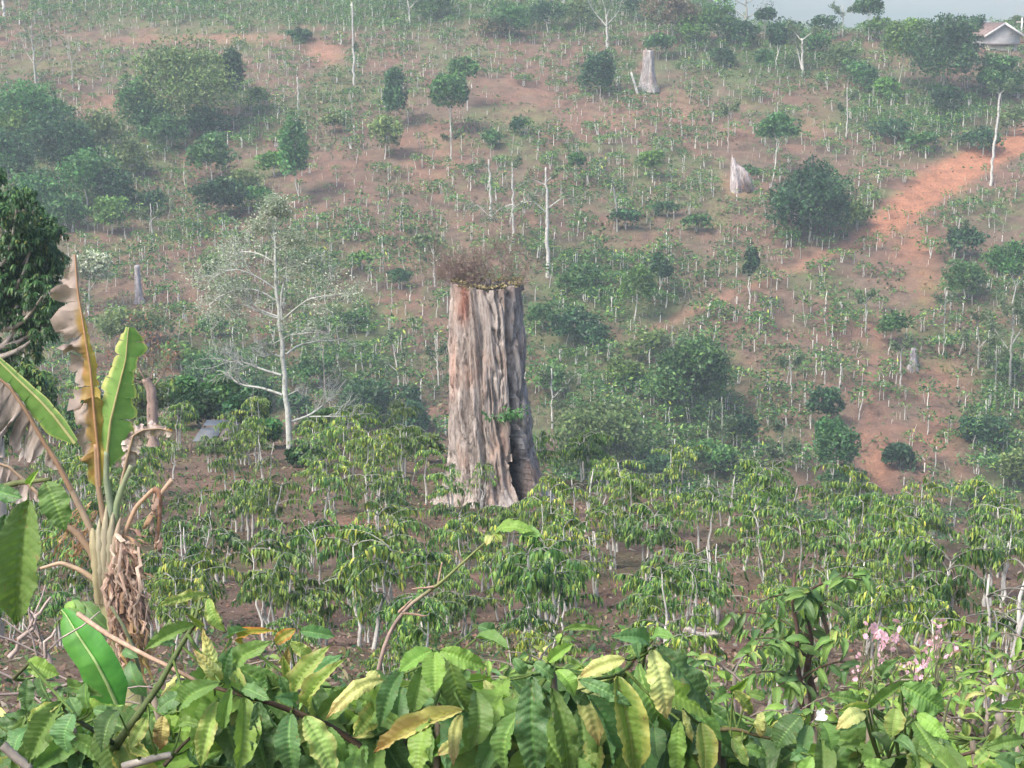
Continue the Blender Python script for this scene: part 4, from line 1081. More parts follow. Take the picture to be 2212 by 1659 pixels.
def build_stump(base, s, name, label, cut=True, seed=4):
    """s = metres per P unit; local frame centre x=1052 P, base y=1092 P"""
    t = root(name, base, label, 'tree stump')
    nt_, nh = 300, 150
    top = 488
    th = np.linspace(-np.pi, np.pi, nt_, endpoint=False)
    hh = np.linspace(-.06, 1, nh)
    TH, HH = np.meshgrid(th, hh)
    # half widths to either side as seen from the front (camera looks along +y; theta 0 = towards camera, + = right)
    hpts = np.array([0, .03, .10, .20, .36, .55, .75, 1.0])
    left = np.interp(HH, hpts, [110, 102, 91, 85, 84, 84, 82, 76]); right = np.interp(HH, hpts, [150, 136, 118, 106, 96, 84, 80, 74])
    sx = np.sin(TH); cy = -np.cos(TH)
    half = np.where(sx < 0, left, right)
    u = TH / np.pi * 14
    TW = TH + .10 * (vnoise(HH * 5, TH * 0 + 3, 61) - .5) + .05 * (vnoise(HH * 14 + 3, np.cos(TH) * 2, 62) - .5)
    def rn(f, seed, hf=.8): # ridges periodic in theta, wandering with height
        return vnoise((np.cos(TW) * f + 40) + HH * hf * .3, (np.sin(TW) * f + 40) + HH * hf, seed)
    rid = (rn(3.2, 1, 1.5) - .5) * .12 + (rn(7, 2, 4) - .5) * .10 + (rn(17, 3, 11) - .5) * .06 + (rn(40, 5, 30) - .5) * .05 - .11 * sstep(.66, .78, rn(20, 6, 13)) - .10 * sstep(.72, .8, rn(9, 16, 22))
    flare = np.exp(-HH * 7)
    lob = np.maximum(0, np.cos(TH * 5 + 1.0)) ** 2 * .13 + np.maximum(0, np.cos(TH * 3 - 1.9)) ** 3 * .12
    rad = 1 + rid + lob * flare * np.exp(-HH * 6)
    # the long dark groove left of centre, and the groove beside the split
    gx = -.22 + .12 * (1 - HH) + .05 * np.sin(HH * 9)
    rad -= .26 * np.exp(-((TH - gx) / .085) ** 2) * sstep(1.0, .55, HH) * (.6 + .5 * vnoise(HH * 9, HH * 0, 8))
    rad -= .16 * np.exp(-((TH + .62) / .06) ** 2) * sstep(.2, .5, HH)
    spl = .72 - .08 * HH + .02 * np.sin(HH * 14) + .02 * (vnoise(HH * 40, TH * 0, 12) - .5)
    rad -= .20 * np.exp(-((TH - spl) / .10) ** 2)
    rad = rad + .05 * np.exp(-((TH - spl + .17) / .09) ** 2)
    X = sx * half * rad * s; Y = cy * (right + left) * .5 * rad * s * .92
    lean = 0
    topz = top + 7 * (rn(4, 9, 0) - .5) * 2
    Z = HH * topz * s
    # ragged rim
    Z = Z - sstep(.93, 1, HH) * 12 * s * np.maximum(0, rn(18, 15, 0) - .45) * 2
    wid = np.interp(HH, [-.1, 0, .12, .36, .5, .70, .86], [.27, .27, .25, .17, .11, .06, 0.0])
    wid = wid * (1 + .5 * (vnoise(HH * 30, HH * 0, 33) - .5))
    hole = np.abs(TH - spl) < wid
    tint = np.ones(TH.shape + (3,)) * np.array((1.04, .98, .93))
    # painted cool shade past the split, pale foot, red-brown patch at the upper left corner
    g = sstep(-.02, .12, TH - spl)[..., None]
    tint = tint * (1 - g) + np.array((.78, .80, .83)) * g
    red = (np.exp(-((TH + .78) / .20) ** 2) * sstep(.78, .9, HH))[..., None]
    tint = tint * (1 - red) + np.array((.95, .52, .42)) * red
    red2 = (np.exp(-((TH + 1.15) / .20) ** 2) * sstep(.42, .55, HH) * sstep(.85, .65, HH))[..., None] * .6
    tint = tint * (1 - red2) + np.array((1.1, .66, .5)) * red2
    foot = (sstep(.16, .02, HH) * .35)[..., None]
    tint = tint * (1 + foot * .7)
    idx = np.arange(nt_ * nh).reshape(nh, nt_)
    nxt = np.roll(idx, -1, 1)
    q = np.stack([idx[:-1], nxt[:-1], nxt[1:], idx[1:]], -1)
    hf = hole[:-1] & np.roll(hole, -1, 1)[:-1] & hole[1:]
    mb = MB()
    outer = np.stack([X, Y, Z], -1)
    mb.add(outer, q[~hf].reshape(-1, 4), None, tint.reshape(-1, 3))
    # inner hollow wall, its dark shade painted near black, and the thickness along the split
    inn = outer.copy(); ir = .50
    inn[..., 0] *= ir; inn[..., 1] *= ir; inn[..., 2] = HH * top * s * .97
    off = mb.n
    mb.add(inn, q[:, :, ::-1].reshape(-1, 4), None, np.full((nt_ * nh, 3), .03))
    # cut edges
    eq = []
    for i in range(nh - 1):
        row = hf[i]
        for j in np.nonzero(row)[0]:
            for jj, aj in ((j - 1, j), (j + 1, (j + 1) % nt_)):
                if not row[jj % nt_]:
                    eq.append((idx[i, aj], idx[i + 1, aj], idx[i + 1, aj] + off, idx[i, aj] + off))
        if i and (hf[i] != hf[i - 1]).any():
            for j in np.nonzero(hf[i] != hf[i - 1])[0]:
                eq.append((idx[i, j], idx[i, (j + 1) % nt_], idx[i, (j + 1) % nt_] + off, idx[i, j] + off))
    mb.q.append(np.array(eq)); mb.qm.append(np.zeros(len(eq), int))
    # top rim ring and sunken top
    rim = [(idx[-1, j], idx[-1, (j + 1) % nt_], idx[-1, (j + 1) % nt_] + off, idx[-1, j] + off) for j in range(nt_)]
    mb.q.append(np.array(rim)); mb.qm.append(np.zeros(len(rim), int))
    cen = mb.n; mb.v.append(np.array([[0, 0, top * s * .95]])); mb.c.append(np.full((1, 3), .5)); mb.n += 1
    tr = np.array([(idx[-1, j] + off, idx[-1, (j + 1) % nt_] + off, cen) for j in range(nt_)])
    mb.t.append(tr); mb.tm.append(np.zeros(len(tr), int))
    link('weathered_wood', mb.mesh('weathered_wood', MAT['wood'], True), t)
    # moss along the rim
    mm = MB(); k = 900
    j = R_.integers(0, nt_, k); p = outer[-1, j] * (1, 1, 1) + R_.normal(0, .05, (k, 3)) * (1, 1, .35); p *= (R_.uniform(.85, 1.01, k)[:, None] ** .7) * np.array((1, 1, 0)) + np.array((0, 0, 1)); p[:, 2] += .02
    hump = vnoise(th[j] * 2.1 + 9, th[j] * 0, 3); p[:, 2] += hump * .10
    cards(mm, p, R_.uniform(.05, .13, k), tones(k, [(.36, .31, .17), (.27, .23, .12), (.20, .19, .09)], (1, 1, .6)), 0, .5, .5)
    tag(link('moss_rim', mm.mesh('moss_rim', MAT['moss']), t), kind='stuff')
    # shallow bark flakes standing proud of the wood
    for _ in range(46):
        j = int(R_.integers(int(nt_ * .27), int(nt_ * .73))); h0 = R_.uniform(.05, .8); L = int(R_.uniform(6, 26)); i0 = int(h0 * nh)
        if hole[i0:i0 + L, j].any(): continue
        fb = MB(); w = int(R_.integers(1, 3)); rows = outer[i0:i0 + L, j] * (1.025, 1.025, 1); rows2 = outer[i0:i0 + L, (j + w) % nt_] * (1.02, 1.02, 1)
        m_ = len(rows); v = np.concatenate([rows, rows2, rows * (.96, .96, 1), rows2 * (.96, .96, 1)])
        a = np.arange(m_ - 1)
        qq = np.concatenate([np.stack([a, a + m_, a + m_ + 1, a + 1], 1), np.stack([a + 2 * m_, a, a + 1, a + 2 * m_ + 1], 1), np.stack([a + m_, a + 3 * m_, a + 3 * m_ + 1, a + m_ + 1], 1)])
        fb.add(v, qq, None, np.array((1.1, 1.02, .98)) * R_.uniform(.7, 1.2)); link('bark_flake', fb.mesh('bark_flake', MAT['wood']), t)
    return t, outer
st_s = 50.0 * M_PER_P
stump, st_outer = build_stump(STUMP, st_s, 'giant_stump', 'giant weathered grey-brown tree stump split down one side, standing on the terrace')
ST_TOP = STUMP + np.array((0, 0, 488 * st_s))

def dead_brush():
    t = root('dead_shrub', ST_TOP + np.array((-.12, 0, -.1)), 'dead brown twiggy shrub growing on top of the giant stump', 'dead shrub')
    tm = MB(); lp = []
    for i in range(52):
        b = np.array((R_.normal(-.1, .42), R_.normal(0, .25), 0)); a = R_.uniform(0, 6.28)
        d = np.array((math.cos(a) * R_.uniform(.2, 1.7) , math.sin(a) * .7, R_.uniform(.55, 1.1)))
        if b[0] < 0: d[0] -= .35
        twigs(tm, b, d, R_.uniform(.22, 1.1), .006, 3, np.array((.24, .17, .145)) * R_.uniform(.7, 1.3), leafp=lp, spread=.45, n=3)
    link('stem', tm.mesh('stem', MAT['stem']), t)
    pts = np.concatenate(lp); k = R_.integers(0, len(pts), 3000); fm = MB()
    cards(fm, pts[k] + R_.normal(0, .05, (3000, 3)), R_.uniform(.03, .08, 3000), tones(3000, [(.26, .19, .16), (.30, .23, .19), (.19, .19, .11)], (1, 1, .6)), 0, 0, .35)
    tag(link('dry_leaves', fm.mesh('dry_leaves', MAT['dry']), t), kind='stuff')
dead_brush()

def stump_sprig():
    p = at(1100, 898, 48.75)
    t = root('sapling', p, 'small green sprig sprouting from the side of the giant stump beside its split', 'sapling')
    sm = MB(); fm = MB()
    for i in range(7):
        d = np.array((R_.normal(0, .6), -.5 + R_.normal(0, .3), R_.uniform(0, .5)))
        pts = wob((0, .15, -.05), d * .5, 5, .05); tube(sm, pts, np.linspace(.012, .005, 5), 4, BARK_G)
        n = 22; k = R_.integers(1, 5, n)
        strips(fm, pts[k] + R_.normal(0, .06, (n, 3)), R_.normal(0, 1, (n, 3)) + (0, -.3, .1), R_.uniform(.12, .2, n), R_.uniform(.06, .09, n), R_.uniform(.4, 1.2, n), tones(n, [(.05, .15, .04), (.08, .22, .06)], (1, 1)))
    link('stem', sm.mesh('stem', MAT['bark']), t); tag(link('leaves', fm.mesh('leaves', MAT['foliage']), t), kind='stuff')
stump_sprig()

# smaller stumps on the far slope
def small_stump(name, label, bx, by, outline, torn=False, col=(1.25, 1.22, 1.25), seed=0, ymin=75):
    """outline: list of (height P, left P, right P) about the foot"""
    b = gp(bx, by, ymin); s = b[1] * M_PER_P
    t = root(name, b, label, 'tree stump')
    rg = np.random.default_rng(seed)
    n = 36; th = np.linspace(-np.pi, np.pi, n, endpoint=False); hs = np.linspace(0, 1, 18)
    o = np.array(outline, float); Hh = o[-1, 0]
    V = []
    ridn = 1 + (vnoise(np.cos(th) * 4 + 9, np.sin(th) * 4 + 9, seed) - .5) * .5
    for h in hs:
        l = np.interp(h * Hh, o[:, 0], o[:, 1]); r = np.interp(h * Hh, o[:, 0], o[:, 2])
        cx = (l + r) / 2; w = (r - l) / 2
        z = h * Hh * np.ones(n)
        if torn: z = z - h * Hh * .35 * vnoise(np.cos(th) * 2.5 + 5, np.sin(th) * 2.5 + 5, seed + 1) * (np.sin(th) * .5 + .5)
        V.append(np.stack([(cx + np.sin(th) * w * ridn) * s, -np.cos(th) * w * ridn * s, z * s - (.3 if h == 0 else 0)], 1))
    V = np.concatenate(V); j = np.arange(n)
    Q = np.concatenate([np.stack([i * n + j, i * n + (j + 1) % n, (i + 1) * n + (j + 1) % n, (i + 1) * n + j], 1) for i in range(17)])
    mb = MB(); V = np.concatenate([V, V[-n:].mean(0)[None] - (0, 0, .1)])
    mb.add(V, Q, np.stack([17 * n + j, 17 * n + (j + 1) % n, np.full(n, 18 * n)], 1), np.array(col))
    link('weathered_wood', mb.mesh('weathered_wood', MAT['wood'], True), t)
    return t, s
small_stump('tree_stump', 'tall tapering grey stump standing high on the opposite slope', 1402, 195, [(0, -27, 26), (12, -20, 18), (40, -15, 13), (82, -13, 9)], seed=3, col=(.85, .85, .87))
ts, s_ = small_stump('tree_stump', 'torn silver stump with splayed roots on the orange soil', 1590, 413, [(0, -13, 12), (20, -13, 11), (55, -13, 5), (78, -11, -4)], True, (1.3, 1.25, 1.3), seed=5)
for dx, dz, w in ((22, 40, 7), (34, 22, 8), (26, 3, 6), (8, 2, 5)):
    rb = MB(); tube(rb, np.array([(-2, 0, 52), (dx * .5, -4, (52 + dz) * .5), (dx, -6, dz * .35 - 4)]) * s_, np.array([w * .8, w, w * .8]) * s_, 7, (1.15, 1.1, 1.15)); link('splayed_root', rb.mesh('splayed_root', MAT['wood'], True), ts)
small_stump('tree_stump', 'small mauve-grey stump on the orange strip beside the white-flowering tree', 302, 655, [(0, -14, 16), (10, -10, 8), (50, -9, 4), (82, -8, 3)], seed=7, col=(1.0, 1.0, 1.1))
small_stump('cut_post', 'short pale cut post below the broad olive-green tree', 470, 300, [(0, -6, 6), (34, -6, 5)], seed=8, col=(1.5, 1.5, 1.45))
small_stump('tree_stump', 'ash-grey stump in the right-hand lower coffee rows', 1972, 800, [(0, -14, 14), (20, -8, 8), (48, -6, 5)], seed=10, col=(.9, .9, 1.0))
def pole(label, a, b, r, col=BARK_W, name='fallen_log'):
    f = gp(a[0], a[1], 75); s = f[1] * M_PER_P
    mb = MB(); e = np.array(((b[0] - a[0]) * s, 0, (a[1] - b[1]) * s + .1)); tube(mb, wob((0, 0, -.1), e, 6, .01), np.linspace(r * s, r * s * .7, 6), 7, col)
    o = link(name, mb.mesh(name, MAT['bark'], True)); o.location = f; tag(o, label, 'log')
pole('pale log leaning beside the tall tapering grey stump', (1378, 203), (1363, 160), 3)
pole('thin pale felled trunk lying on the slope near the round dark hilltop tree', (1345, 168), (1300, 158), 2)
pole('grey felled trunk lying below the torn silver stump', (1540, 395), (1480, 398), 2, BARK_G)
pole('pale felled trunk lying below the small mauve-grey stump', (255, 690), (330, 700), 2, BARK_P)

# ================================================================== HOUSE AND SHED
def box(mb, x0, x1, y0, y1, z0, z1, col=(.5, .5, .5), mat=0):
    v = [(x, y, z) for z in (z0, z1) for y in (y0, y1) for x in (x0, x1)]
    mb.add(v, [(0, 2, 3, 1), (4, 5, 7, 6), (0, 1, 5, 4), (2, 6, 7, 3), (0, 4, 6, 2), (1, 3, 7, 5)], None, col, mat)
def single(name, fn, mat, parent, smooth=False):
    mb = MB(); fn(mb); return link(name, mb.mesh(name, mat, smooth), parent)

def build_house():
    D = float(gp(2168, 116, 150)[1]); s = D * M_PER_P
    b = at(2168, 94, D); zc = b[2]
    gz = ground_z(b[0], D)
    t = root('house', (b[0], D, zc), 'small house with grey gable wall and reddish roof on the ridge', 'house')
    w = 34 * s; h = 19 * s; g = 41 * s; dep = 6.5; sk = -2.6     # the long side runs back to the left
    def prism(mb):
        v = [(-w, 0, 0), (w, 0, 0), (w, 0, h), (0, 0, g), (-w, 0, h)]
        v2 = [(x + sk, dep, z) for x, _, z in v]
        V = v + v2
        mb.add(V, [(0, 1, 2, 4), (0, 4, 9, 5), (1, 6, 7, 2), (5, 9, 7, 6)], [(4, 2, 3), (9, 8, 7)], (.34, .33, .33))
    single('gable_wall', prism, MAT['plaster'], t)
    single('lower_wall', lambda m: box(m, -w * 1.0, w * .95, .5, dep * .9, zc * 0 + (gz - zc) - 1.5, -.02, (.62, .57, .45)), MAT['plaster'], t)
    single('floor_ledge', lambda m: box(m, -w * .98, w * 1.03, -.12, .45, -.14, -.012, (.16, .13, .12)), MAT['plaster'], t)
    for sd in (-1, 1):
        def roof(mb, sd=sd):
            o = .35; e = sd * (w + .45); ze = h - .45 * (g - h) / w
            th = .10
            v = [(0, -o, g + .06), (e, -o, ze + .06), (e + sk, dep + o, ze + .06), (sk, dep + o, g + .06)]
            V = v + [(x, y, z + th) for x, y, z in v]
            mb.add(V, [(0, 1, 2, 3), (4, 7, 6, 5), (0, 4, 5, 1), (1, 5, 6, 2), (2, 6, 7, 3), (3, 7, 4, 0)], None, (.20, .145, .125))
        rf = single('roof_slope', roof, MAT['roof'], t)
        # corrugation rolls
        for k in range(9):
            def rib(mb, sd=sd, k=k):
                f = (k + .5) / 9; x0 = sk * f; y0 = -.35 + (dep + .7) * f
                e = sd * (w + .45); ze = h - .45 * (g - h) / w
                tube(mb, [(x0, y0, g + .17), (x0 + e, y0, ze + .17)], [.05, .05], 4, (.19, .135, .115))
            single('roof_rib', rib, MAT['roof'], rf)
        def barge(mb, sd=sd):
            e = sd * (w + .5); ze = h - .5 * (g - h) / w
            v = [(0, -.42, g - .10), (e, -.42, ze - .10), (e, -.42, ze + .19), (0, -.42, g + .19)]
            V = v + [(x, y + .05, z) for x, y, z in v]
            mb.add(V, [(0, 1, 2, 3), (4, 7, 6, 5), (0, 4, 5, 1), (2, 6, 7, 3), (1, 5, 6, 2), (0, 3, 7, 4)], None, (.52, .50, .49))
        single('bargeboard', barge, MAT['plaster'], t)
    fr = single('window', lambda m: box(m, -1.5, -.6, .44, .5, -1.3, -.5, (.75, .7, .6)), MAT['plaster'], t)
    single('pane', lambda m: box(m, -1.42, -.68, .425, .439, -1.22, -.58, (.06, .07, .08)), MAT['roof'], fr)
    fr = single('window', lambda m: box(m, .5, 1.4, .44, .5, -1.3, -.5, (.75, .7, .6)), MAT['plaster'], t)
    single('pane', lambda m: box(m, .58, 1.32, .425, .439, -1.22, -.58, (.06, .07, .08)), MAT['roof'], fr)
    single('vent', lambda m: box(m, w * .35, w * .55, -.03, -.005, h * .95, h * 1.12, (.18, .15, .12)), MAT['roof'], t)
build_house()
def utility():
    b = gp(2207, 75, 150); b = np.array((at(2206, 80, 226)[0], 226.0, ground_z(at(2206, 80, 226)[0], 226)))
    t = root('utility_pole', b, 'pale slim utility pole behind the house', 'pole')
    z1 = at(2206, 38, 226)[2] - b[2]
    single('post', lambda m: tube(m, [(0, 0, -.3), (0, 0, z1)], [.13, .09], 8, (.62, .62, .60)), MAT['plaster'], t)
    single('crossarm', lambda m: box(m, -.7, .7, -.06, .06, z1 - .6, z1 - .48, (.4, .36, .3)), MAT['plaster'], t)
utility()
def shed():
    D = 60.5; s = D * M_PER_P; b = at(460, 962, D); b[2] = ground_z(b[0], D)
    zt = at(460, 928, D)[2] - b[2]
    t = root('hut', b, 'low field hut with grey sheet roof behind the coffee shrubs', 'hut')
    def roof(m, sd=1):
        v = [(-38 * s, -.6, zt - 20 * s), (12 * s, -.6, zt - 17 * s), (22 * s, 1.6, zt - 4 * s), (-30 * s, 1.6, zt - 4 * s)]
        V = v + [(x, y, z + .05) for x, y, z in v]
        m.add(V, [(0, 1, 2, 3), (4, 7, 6, 5), (0, 4, 5, 1), (1, 5, 6, 2), (2, 6, 7, 3), (3, 7, 4, 0)], None, (.11, .12, .13))
    single('front_roof', roof, MAT['roof'], t)
    def roof2(m):
        v = [(14 * s, -.5, zt - 22 * s), (58 * s, -.3, zt - 14 * s), (52 * s, .9, zt + 0 * s), (24 * s, .9, zt + 3 * s)]
        V = v + [(x, y, z + .05) for x, y, z in v]
        m.add(V, [(0, 1, 2, 3), (4, 7, 6, 5), (0, 4, 5, 1), (1, 5, 6, 2), (2, 6, 7, 3), (3, 7, 4, 0)], None, (.12, .10, .09))
    single('side_roof', roof2, MAT['roof'], t)
    for x, y in ((-44, -.5), (8, -.5), (-28, .8), (20, .8), (52, .6)):
        single('post', lambda m: box(m, x * s - .04, x * s + .04, y - .04, y + .04, -.4, zt - (24 if y < 0 else 2) * s, (.16, .12, .09)), MAT['stem'], t)
    single('wall', lambda m: box(m, -26 * s, 50 * s, .84, .9, -.3, zt - 4 * s, (.14, .11, .09)), MAT['stem'], t)
shed()

# ================================================================== DROOPING-LEAVED TREE at the left edge
def left_tree():
    D = 30.0; s = D * M_PER_P
    b = at(-40, 1100, D); b[2] = ground_z(b[0], D)
    t = root('broadleaf_tree', b, 'dark tree with drooping glossy leaf clusters at the frame edge behind the banana plant', 'tree')
    gy = (b[2] / D)
    tm = MB(); fm = MB()
    def L(px, py, dy=0): q = at(px + (16 if py < 760 else 0), py, D + dy); return q - b
    top = L(-10, 420)
    tube(tm, wob((0, 0, -.5), top, 8, .02), np.linspace(.22, .06, 8), 8, BARK_P)
    link('trunk', tm.mesh('trunk', MAT['bark'], True), t)
    lobes = [(20, 450, 55), (60, 500, 50), (85, 560, 42), (40, 590, 60), (75, 640, 48), (30, 680, 60), (80, 710, 40), (-30, 500, 80), (-60, 620, 90), (-40, 780, 80), (50, 760, 46), (20, 840, 60), (60, 830, 50), (90, 860, 36), (10, 930, 60), (-60, 400, 60), (95, 500, 34), (110, 620, 30), (50, 540, 60), (20, 620, 60), (95, 680, 40), (70, 590, 55)]
    for lx, ly, lr in lobes:
        c = L(lx, ly, R_.normal(0, .4)); rr2 = lr * s
        tube(tm, bez(top * .6, (top * .6 + c) / 2 + (0, 0, .3), c, 5), np.linspace(.06, .02, 5), 4, BARK_P, cap=False) if False else None
        bm = MB(); tube(bm, bez(np.array((top[0] * .6, 0, min(c[2], top[2]) * .9)), (c * .5 + top * .3), c, 6), np.linspace(.06, .015, 6), 5, BARK_P, cap=False); link('branch', bm.mesh('branch', MAT['bark']), t)
        ncl = int(80 * (lr / 50) ** 2)
        d = R_.normal(0, 1, (ncl, 3)); d /= np.linalg.norm(d, axis=1)[:, None]; d[:, 2] = np.abs(d[:, 2]) * np.where(R_.random(ncl) < .75, 1, -.6)
        cc = c + d * rr2 * R_.uniform(.6, 1.0, (ncl, 1))
        for q, dd in zip(cc, d):
            m = 13; a = R_.uniform(0, 6.28, m)
            dirs = np.stack([np.cos(a), np.sin(a), R_.uniform(-.3, .5, m)], 1) + dd * .5
            light = ly > 730
            strips(fm, np.tile(q, (m, 1)), dirs, R_.uniform(.10, .18, m), R_.uniform(.026, .042, m), R_.uniform(.5, 1.3, m),
                   tones(m, [(.020, .062, .020), (.035, .095, .030), (.075, .15, .045), (.17, .20, .05)], (1, 1.3, .8 if not light else 1.6, .06 if not light else .5), .15) * (R_.uniform(.8, 1.25)))
    tag(link('crown', fm.mesh('crown', MAT['foliage']), t), kind='stuff')
left_tree()

# ================================================================== BIG COFFEE LEAVES
def bigleaf_mesh(name, mat, seed, arch=.18, wave=.03, fold=.25, corr=.050, twist=.0, ny=44, nx=8, nv=13, ratio=1.0, curl=0.0):
    """unit chord leaf along +Y, width 1 (scaled by the object), normal +Z"""
    rg = np.random.default_rng(seed)
    t = np.linspace(0, 1, ny + 1); a = np.linspace(-1, 1, nx + 1)
    A, T = np.meshgrid(a, t)
    w = np.sin(np.pi * np.clip(T, 0, 1) ** .88) ** .62 * .5
    w = np.where(T > .84, w * (1 - .45 * np.sin((T - .84) / .16 * np.pi * .5)), w) + 5e-4
    w = w * (1 + .035 * np.sin(T * 23 + seed) * (1 + (T > .5)) + .03 * np.sin(T * np.pi * 2 * nv))
    X = A * w
    Y = T.copy()
    Z = arch * np.sin(np.pi * T) * (1 - .25 * T)
    Z = Z + fold * np.abs(X) * .75 - curl * (X * 2) ** 2 * .5
    ph = (T - .10 * np.abs(A)) * nv
    Z = Z + corr * np.abs(np.sin(np.pi * ph)) * sstep(0, .25, np.abs(A)) * (1 - .35 * np.abs(A))
    Z = Z + wave * np.abs(A) ** 2 * (np.sin(T * 17 + seed * 1.3 + (A > 0) * 2.0) + .6 * np.sin(T * 29 + seed)) * (np.sin(np.pi * T))
    X = X + twist * (T - .5) * np.sin(np.pi * T) * .4
    bend = rg.uniform(-.06, .06); X = X + bend * np.sin(np.pi * T)
    idx = np.arange((nx + 1) * (ny + 1)).reshape(ny + 1, nx + 1)
    q = np.stack([idx[:-1, :-1], idx[:-1, 1:], idx[1:, 1:], idx[1:, :-1]], -1).reshape(-1, 4)
    mb = MB(); mb.add(np.stack([X, Y, Z], -1), q, None)
    return mb.mesh(name, MAT[mat], True, uv=np.stack([A, T], -1).reshape(-1, 2))
BL_ = {}
for mi, mt in enumerate(['green', 'dark', 'lime', 'pale', 'blue', 'yellow', 'half', 'rust', 'orange']):
    BL_[mt] = [bigleaf_mesh('leaf', 'leaf_' + mt, 10 * mi + k, arch=(.10, .20, .30, .14)[k], wave=(.03, .045, .03, .06)[k], fold=(.45, .25, .35, .1)[k], twist=(0, .3, -.3, .1)[k], curl=.0 if mt != 'yellow' else .25) for k in range(4)]
LOW = {}
for mi, mt in enumerate(['green', 'dark', 'lime', 'pale', 'half', 'yellow']):
    LOW[mt] = [bigleaf_mesh('leaf', 'leaf_' + mt, 200 + 10 * mi + k, arch=(.16, .28)[k], ny=10, nx=4, corr=0, wave=.03) for k in range(2)]

def put_leaf(parent, ploc, base, tip, width, kind, normal=None, var=None, lib=None, name='leaf'):
    base = np.asarray(base, float); tip = np.asarray(tip, float)
    y = tip - base; L = np.linalg.norm(y); yh = y / L
    nrm = np.array((R_.normal(0, .3), -.75, .55)) if normal is None else np.asarray(normal, float)
    x = np.cross(yh, nrm); x /= np.linalg.norm(x) + 1e-9
    z = np.cross(x, yh)
    lib = lib or BL_
    me = lib[kind][int(R_.integers(0, len(lib[kind]))) if var is None else var]
    o = link(name, me, parent)
    M = Matrix(((x[0] * width, y[0], z[0] * L, base[0] - ploc[0]), (x[1] * width, y[1], z[1] * L, base[1] - ploc[1]), (x[2] * width, y[2], z[2] * L, base[2] - ploc[2]), (0, 0, 0, 1)))
    o.matrix_basis = M
    return o

class NearShrub:
    def __init__(s, label, px, D, name='coffee_bush', group='coffee bushes close to the camera on the near bank'):
        x = ray(px, 1600)[0] * D
        s.base = np.array((x, D, ground_z(x, D)))
        s.t = root(name, s.base, label, 'coffee bush', group)
        s.nodes = []; s.D = D
        s.n = 0
    def branch(s, pts, r0=.012, r1=.005, col=(.10, .085, .05), name='twig'):
        mb = MB(); tube(mb, np.asarray(pts) - s.base, np.linspace(r0, r1, len(pts)), 6, col, lump=.15)
        link(name, mb.mesh(name, MAT['stem'], True), s.t)
        for p in pts: s.nodes.append(np.array(p))
    def trunk(s, topP, D2, r=.03, col=(.20, .17, .13)):
        p = at(topP[0], topP[1], D2)
        pts = wob(s.base - (0, 0, .2), p, 9, .03); s.branch(pts, r, .010, col, 'stem'); return p
    def leaf(s, b, t_, w, kind, **k):
        put_leaf(s.t, s.base, b, t_, w, kind, **k); s.n += 1
        # short stalk back to the closest wood
        if s.nodes:
            d = [np.linalg.norm(q - b) for q in s.nodes]; q = s.nodes[int(np.argmin(d))]
            if .015 < min(d) < .9:
                mb = MB(); m = (q + b) / 2 + (0, .02, -.02)
                tube(mb, bez(q - s.base, m - s.base, b - s.base, 4), np.linspace(.0045, .0025, 4) * (1.6 if min(d) > .2 else 1), 4, (.10, .16, .04), cap=False)
                link('stalk', mb.mesh('stalk', MAT['stem'], True), s.t)

def Zc(k, x, y):
    ox = {1: 0, 2: 542, 3: 1084, 4: 1626.5}[k]
    return ox + x * .26476, 1220 + y * .26476

SHR = {
 'A': NearShrub('coffee bush with rounded dark leaves at the lower left, below the young banana leaf', 150, 5.2),
 'B': NearShrub('tall-shooted coffee bush with pale yellow twin leaves beside the banana skirt', 400, 5.4),
 'C': NearShrub('coffee bush with long ribbed leaves hanging under a dark twig, left of the bleached leaf', 640, 5.2),
 'D': NearShrub('coffee bush carrying the big bleached yellow-brown leaf in the bottom centre', 960, 5.0),
 'E': NearShrub('coffee bush with a wide pale yellow hanging leaf next to a dark corrugated one', 1330, 5.0),
 'F': NearShrub('coffee bush with small yellowing leaves between the central bush and the right-hand bushes', 1620, 5.6),
 'G': NearShrub('leafy green coffee bush under the pink flowers', 1850, 5.6),
 'H': NearShrub('coffee bush with short bright leaves in the lower right corner', 2150, 5.9),
}
# stems (P of the top, depth)
for k, tops in {'A': [(150, 1530), (60, 1600)], 'B': [(330, 1500), (440, 1440)], 'C': [(640, 1470), (560, 1560)], 'D': [(945, 1420), (860, 1560)], 'E': [(1195, 1440), (1400, 1400)], 'F': [(1560, 1590), (1660, 1570)], 'G': [(1880, 1530), (1760, 1560)], 'H': [(2100, 1600), (2200, 1600)]}.items():
    for j, tp in enumerate(tops):
        SHR[k].trunk(tp, SHR[k].D + (.15 if j else .05), r=.022)

def polyP(k, pts, D):
    return np.array([at(*Zc(k, x, y), D + dd) for (x, y, dd) in pts])
def smooth(p, n=12):
    a = np.linspace(0, 1, len(p)); b = np.linspace(0, 1, n)
    return np.stack([np.interp(b, a, p[:, i]) for i in range(3)], 1)
SHR['B'].branch(smooth(polyP(1, [(930, 1500, .1), (1050, 1330, 0), (1290, 1000, 0), (1380, 830, 0), (1500, 620, 0), (1590, 480, 0), (1640, 250, .05)], 5.1)), .013, .005, (.11, .15, .06))
SHR['B'].branch(smooth(polyP(1, [(640, 400, .3), (860, 560, .2), (1150, 720, .1), (1400, 840, 0), (1640, 970, 0)], 5.2)), .009, .006, (.34, .24, .17))
SHR['C'].branch(smooth(polyP(2, [(-300, 1000, .1), (0, 1080, 0), (200, 1140, 0), (430, 1230, 0), (650, 1320, 0), (870, 1460, 0), (960, 1590, 0), (1040, 1680, 0)], 5.0)), .006, .013, (.085, .060, .04))
SHR['B'].branch(smooth(polyP(1, [(1340, 1640, 0), (1480, 1480, 0), (1660, 1310, 0)], 5.15)), .008, .004, (.07, .06, .04))
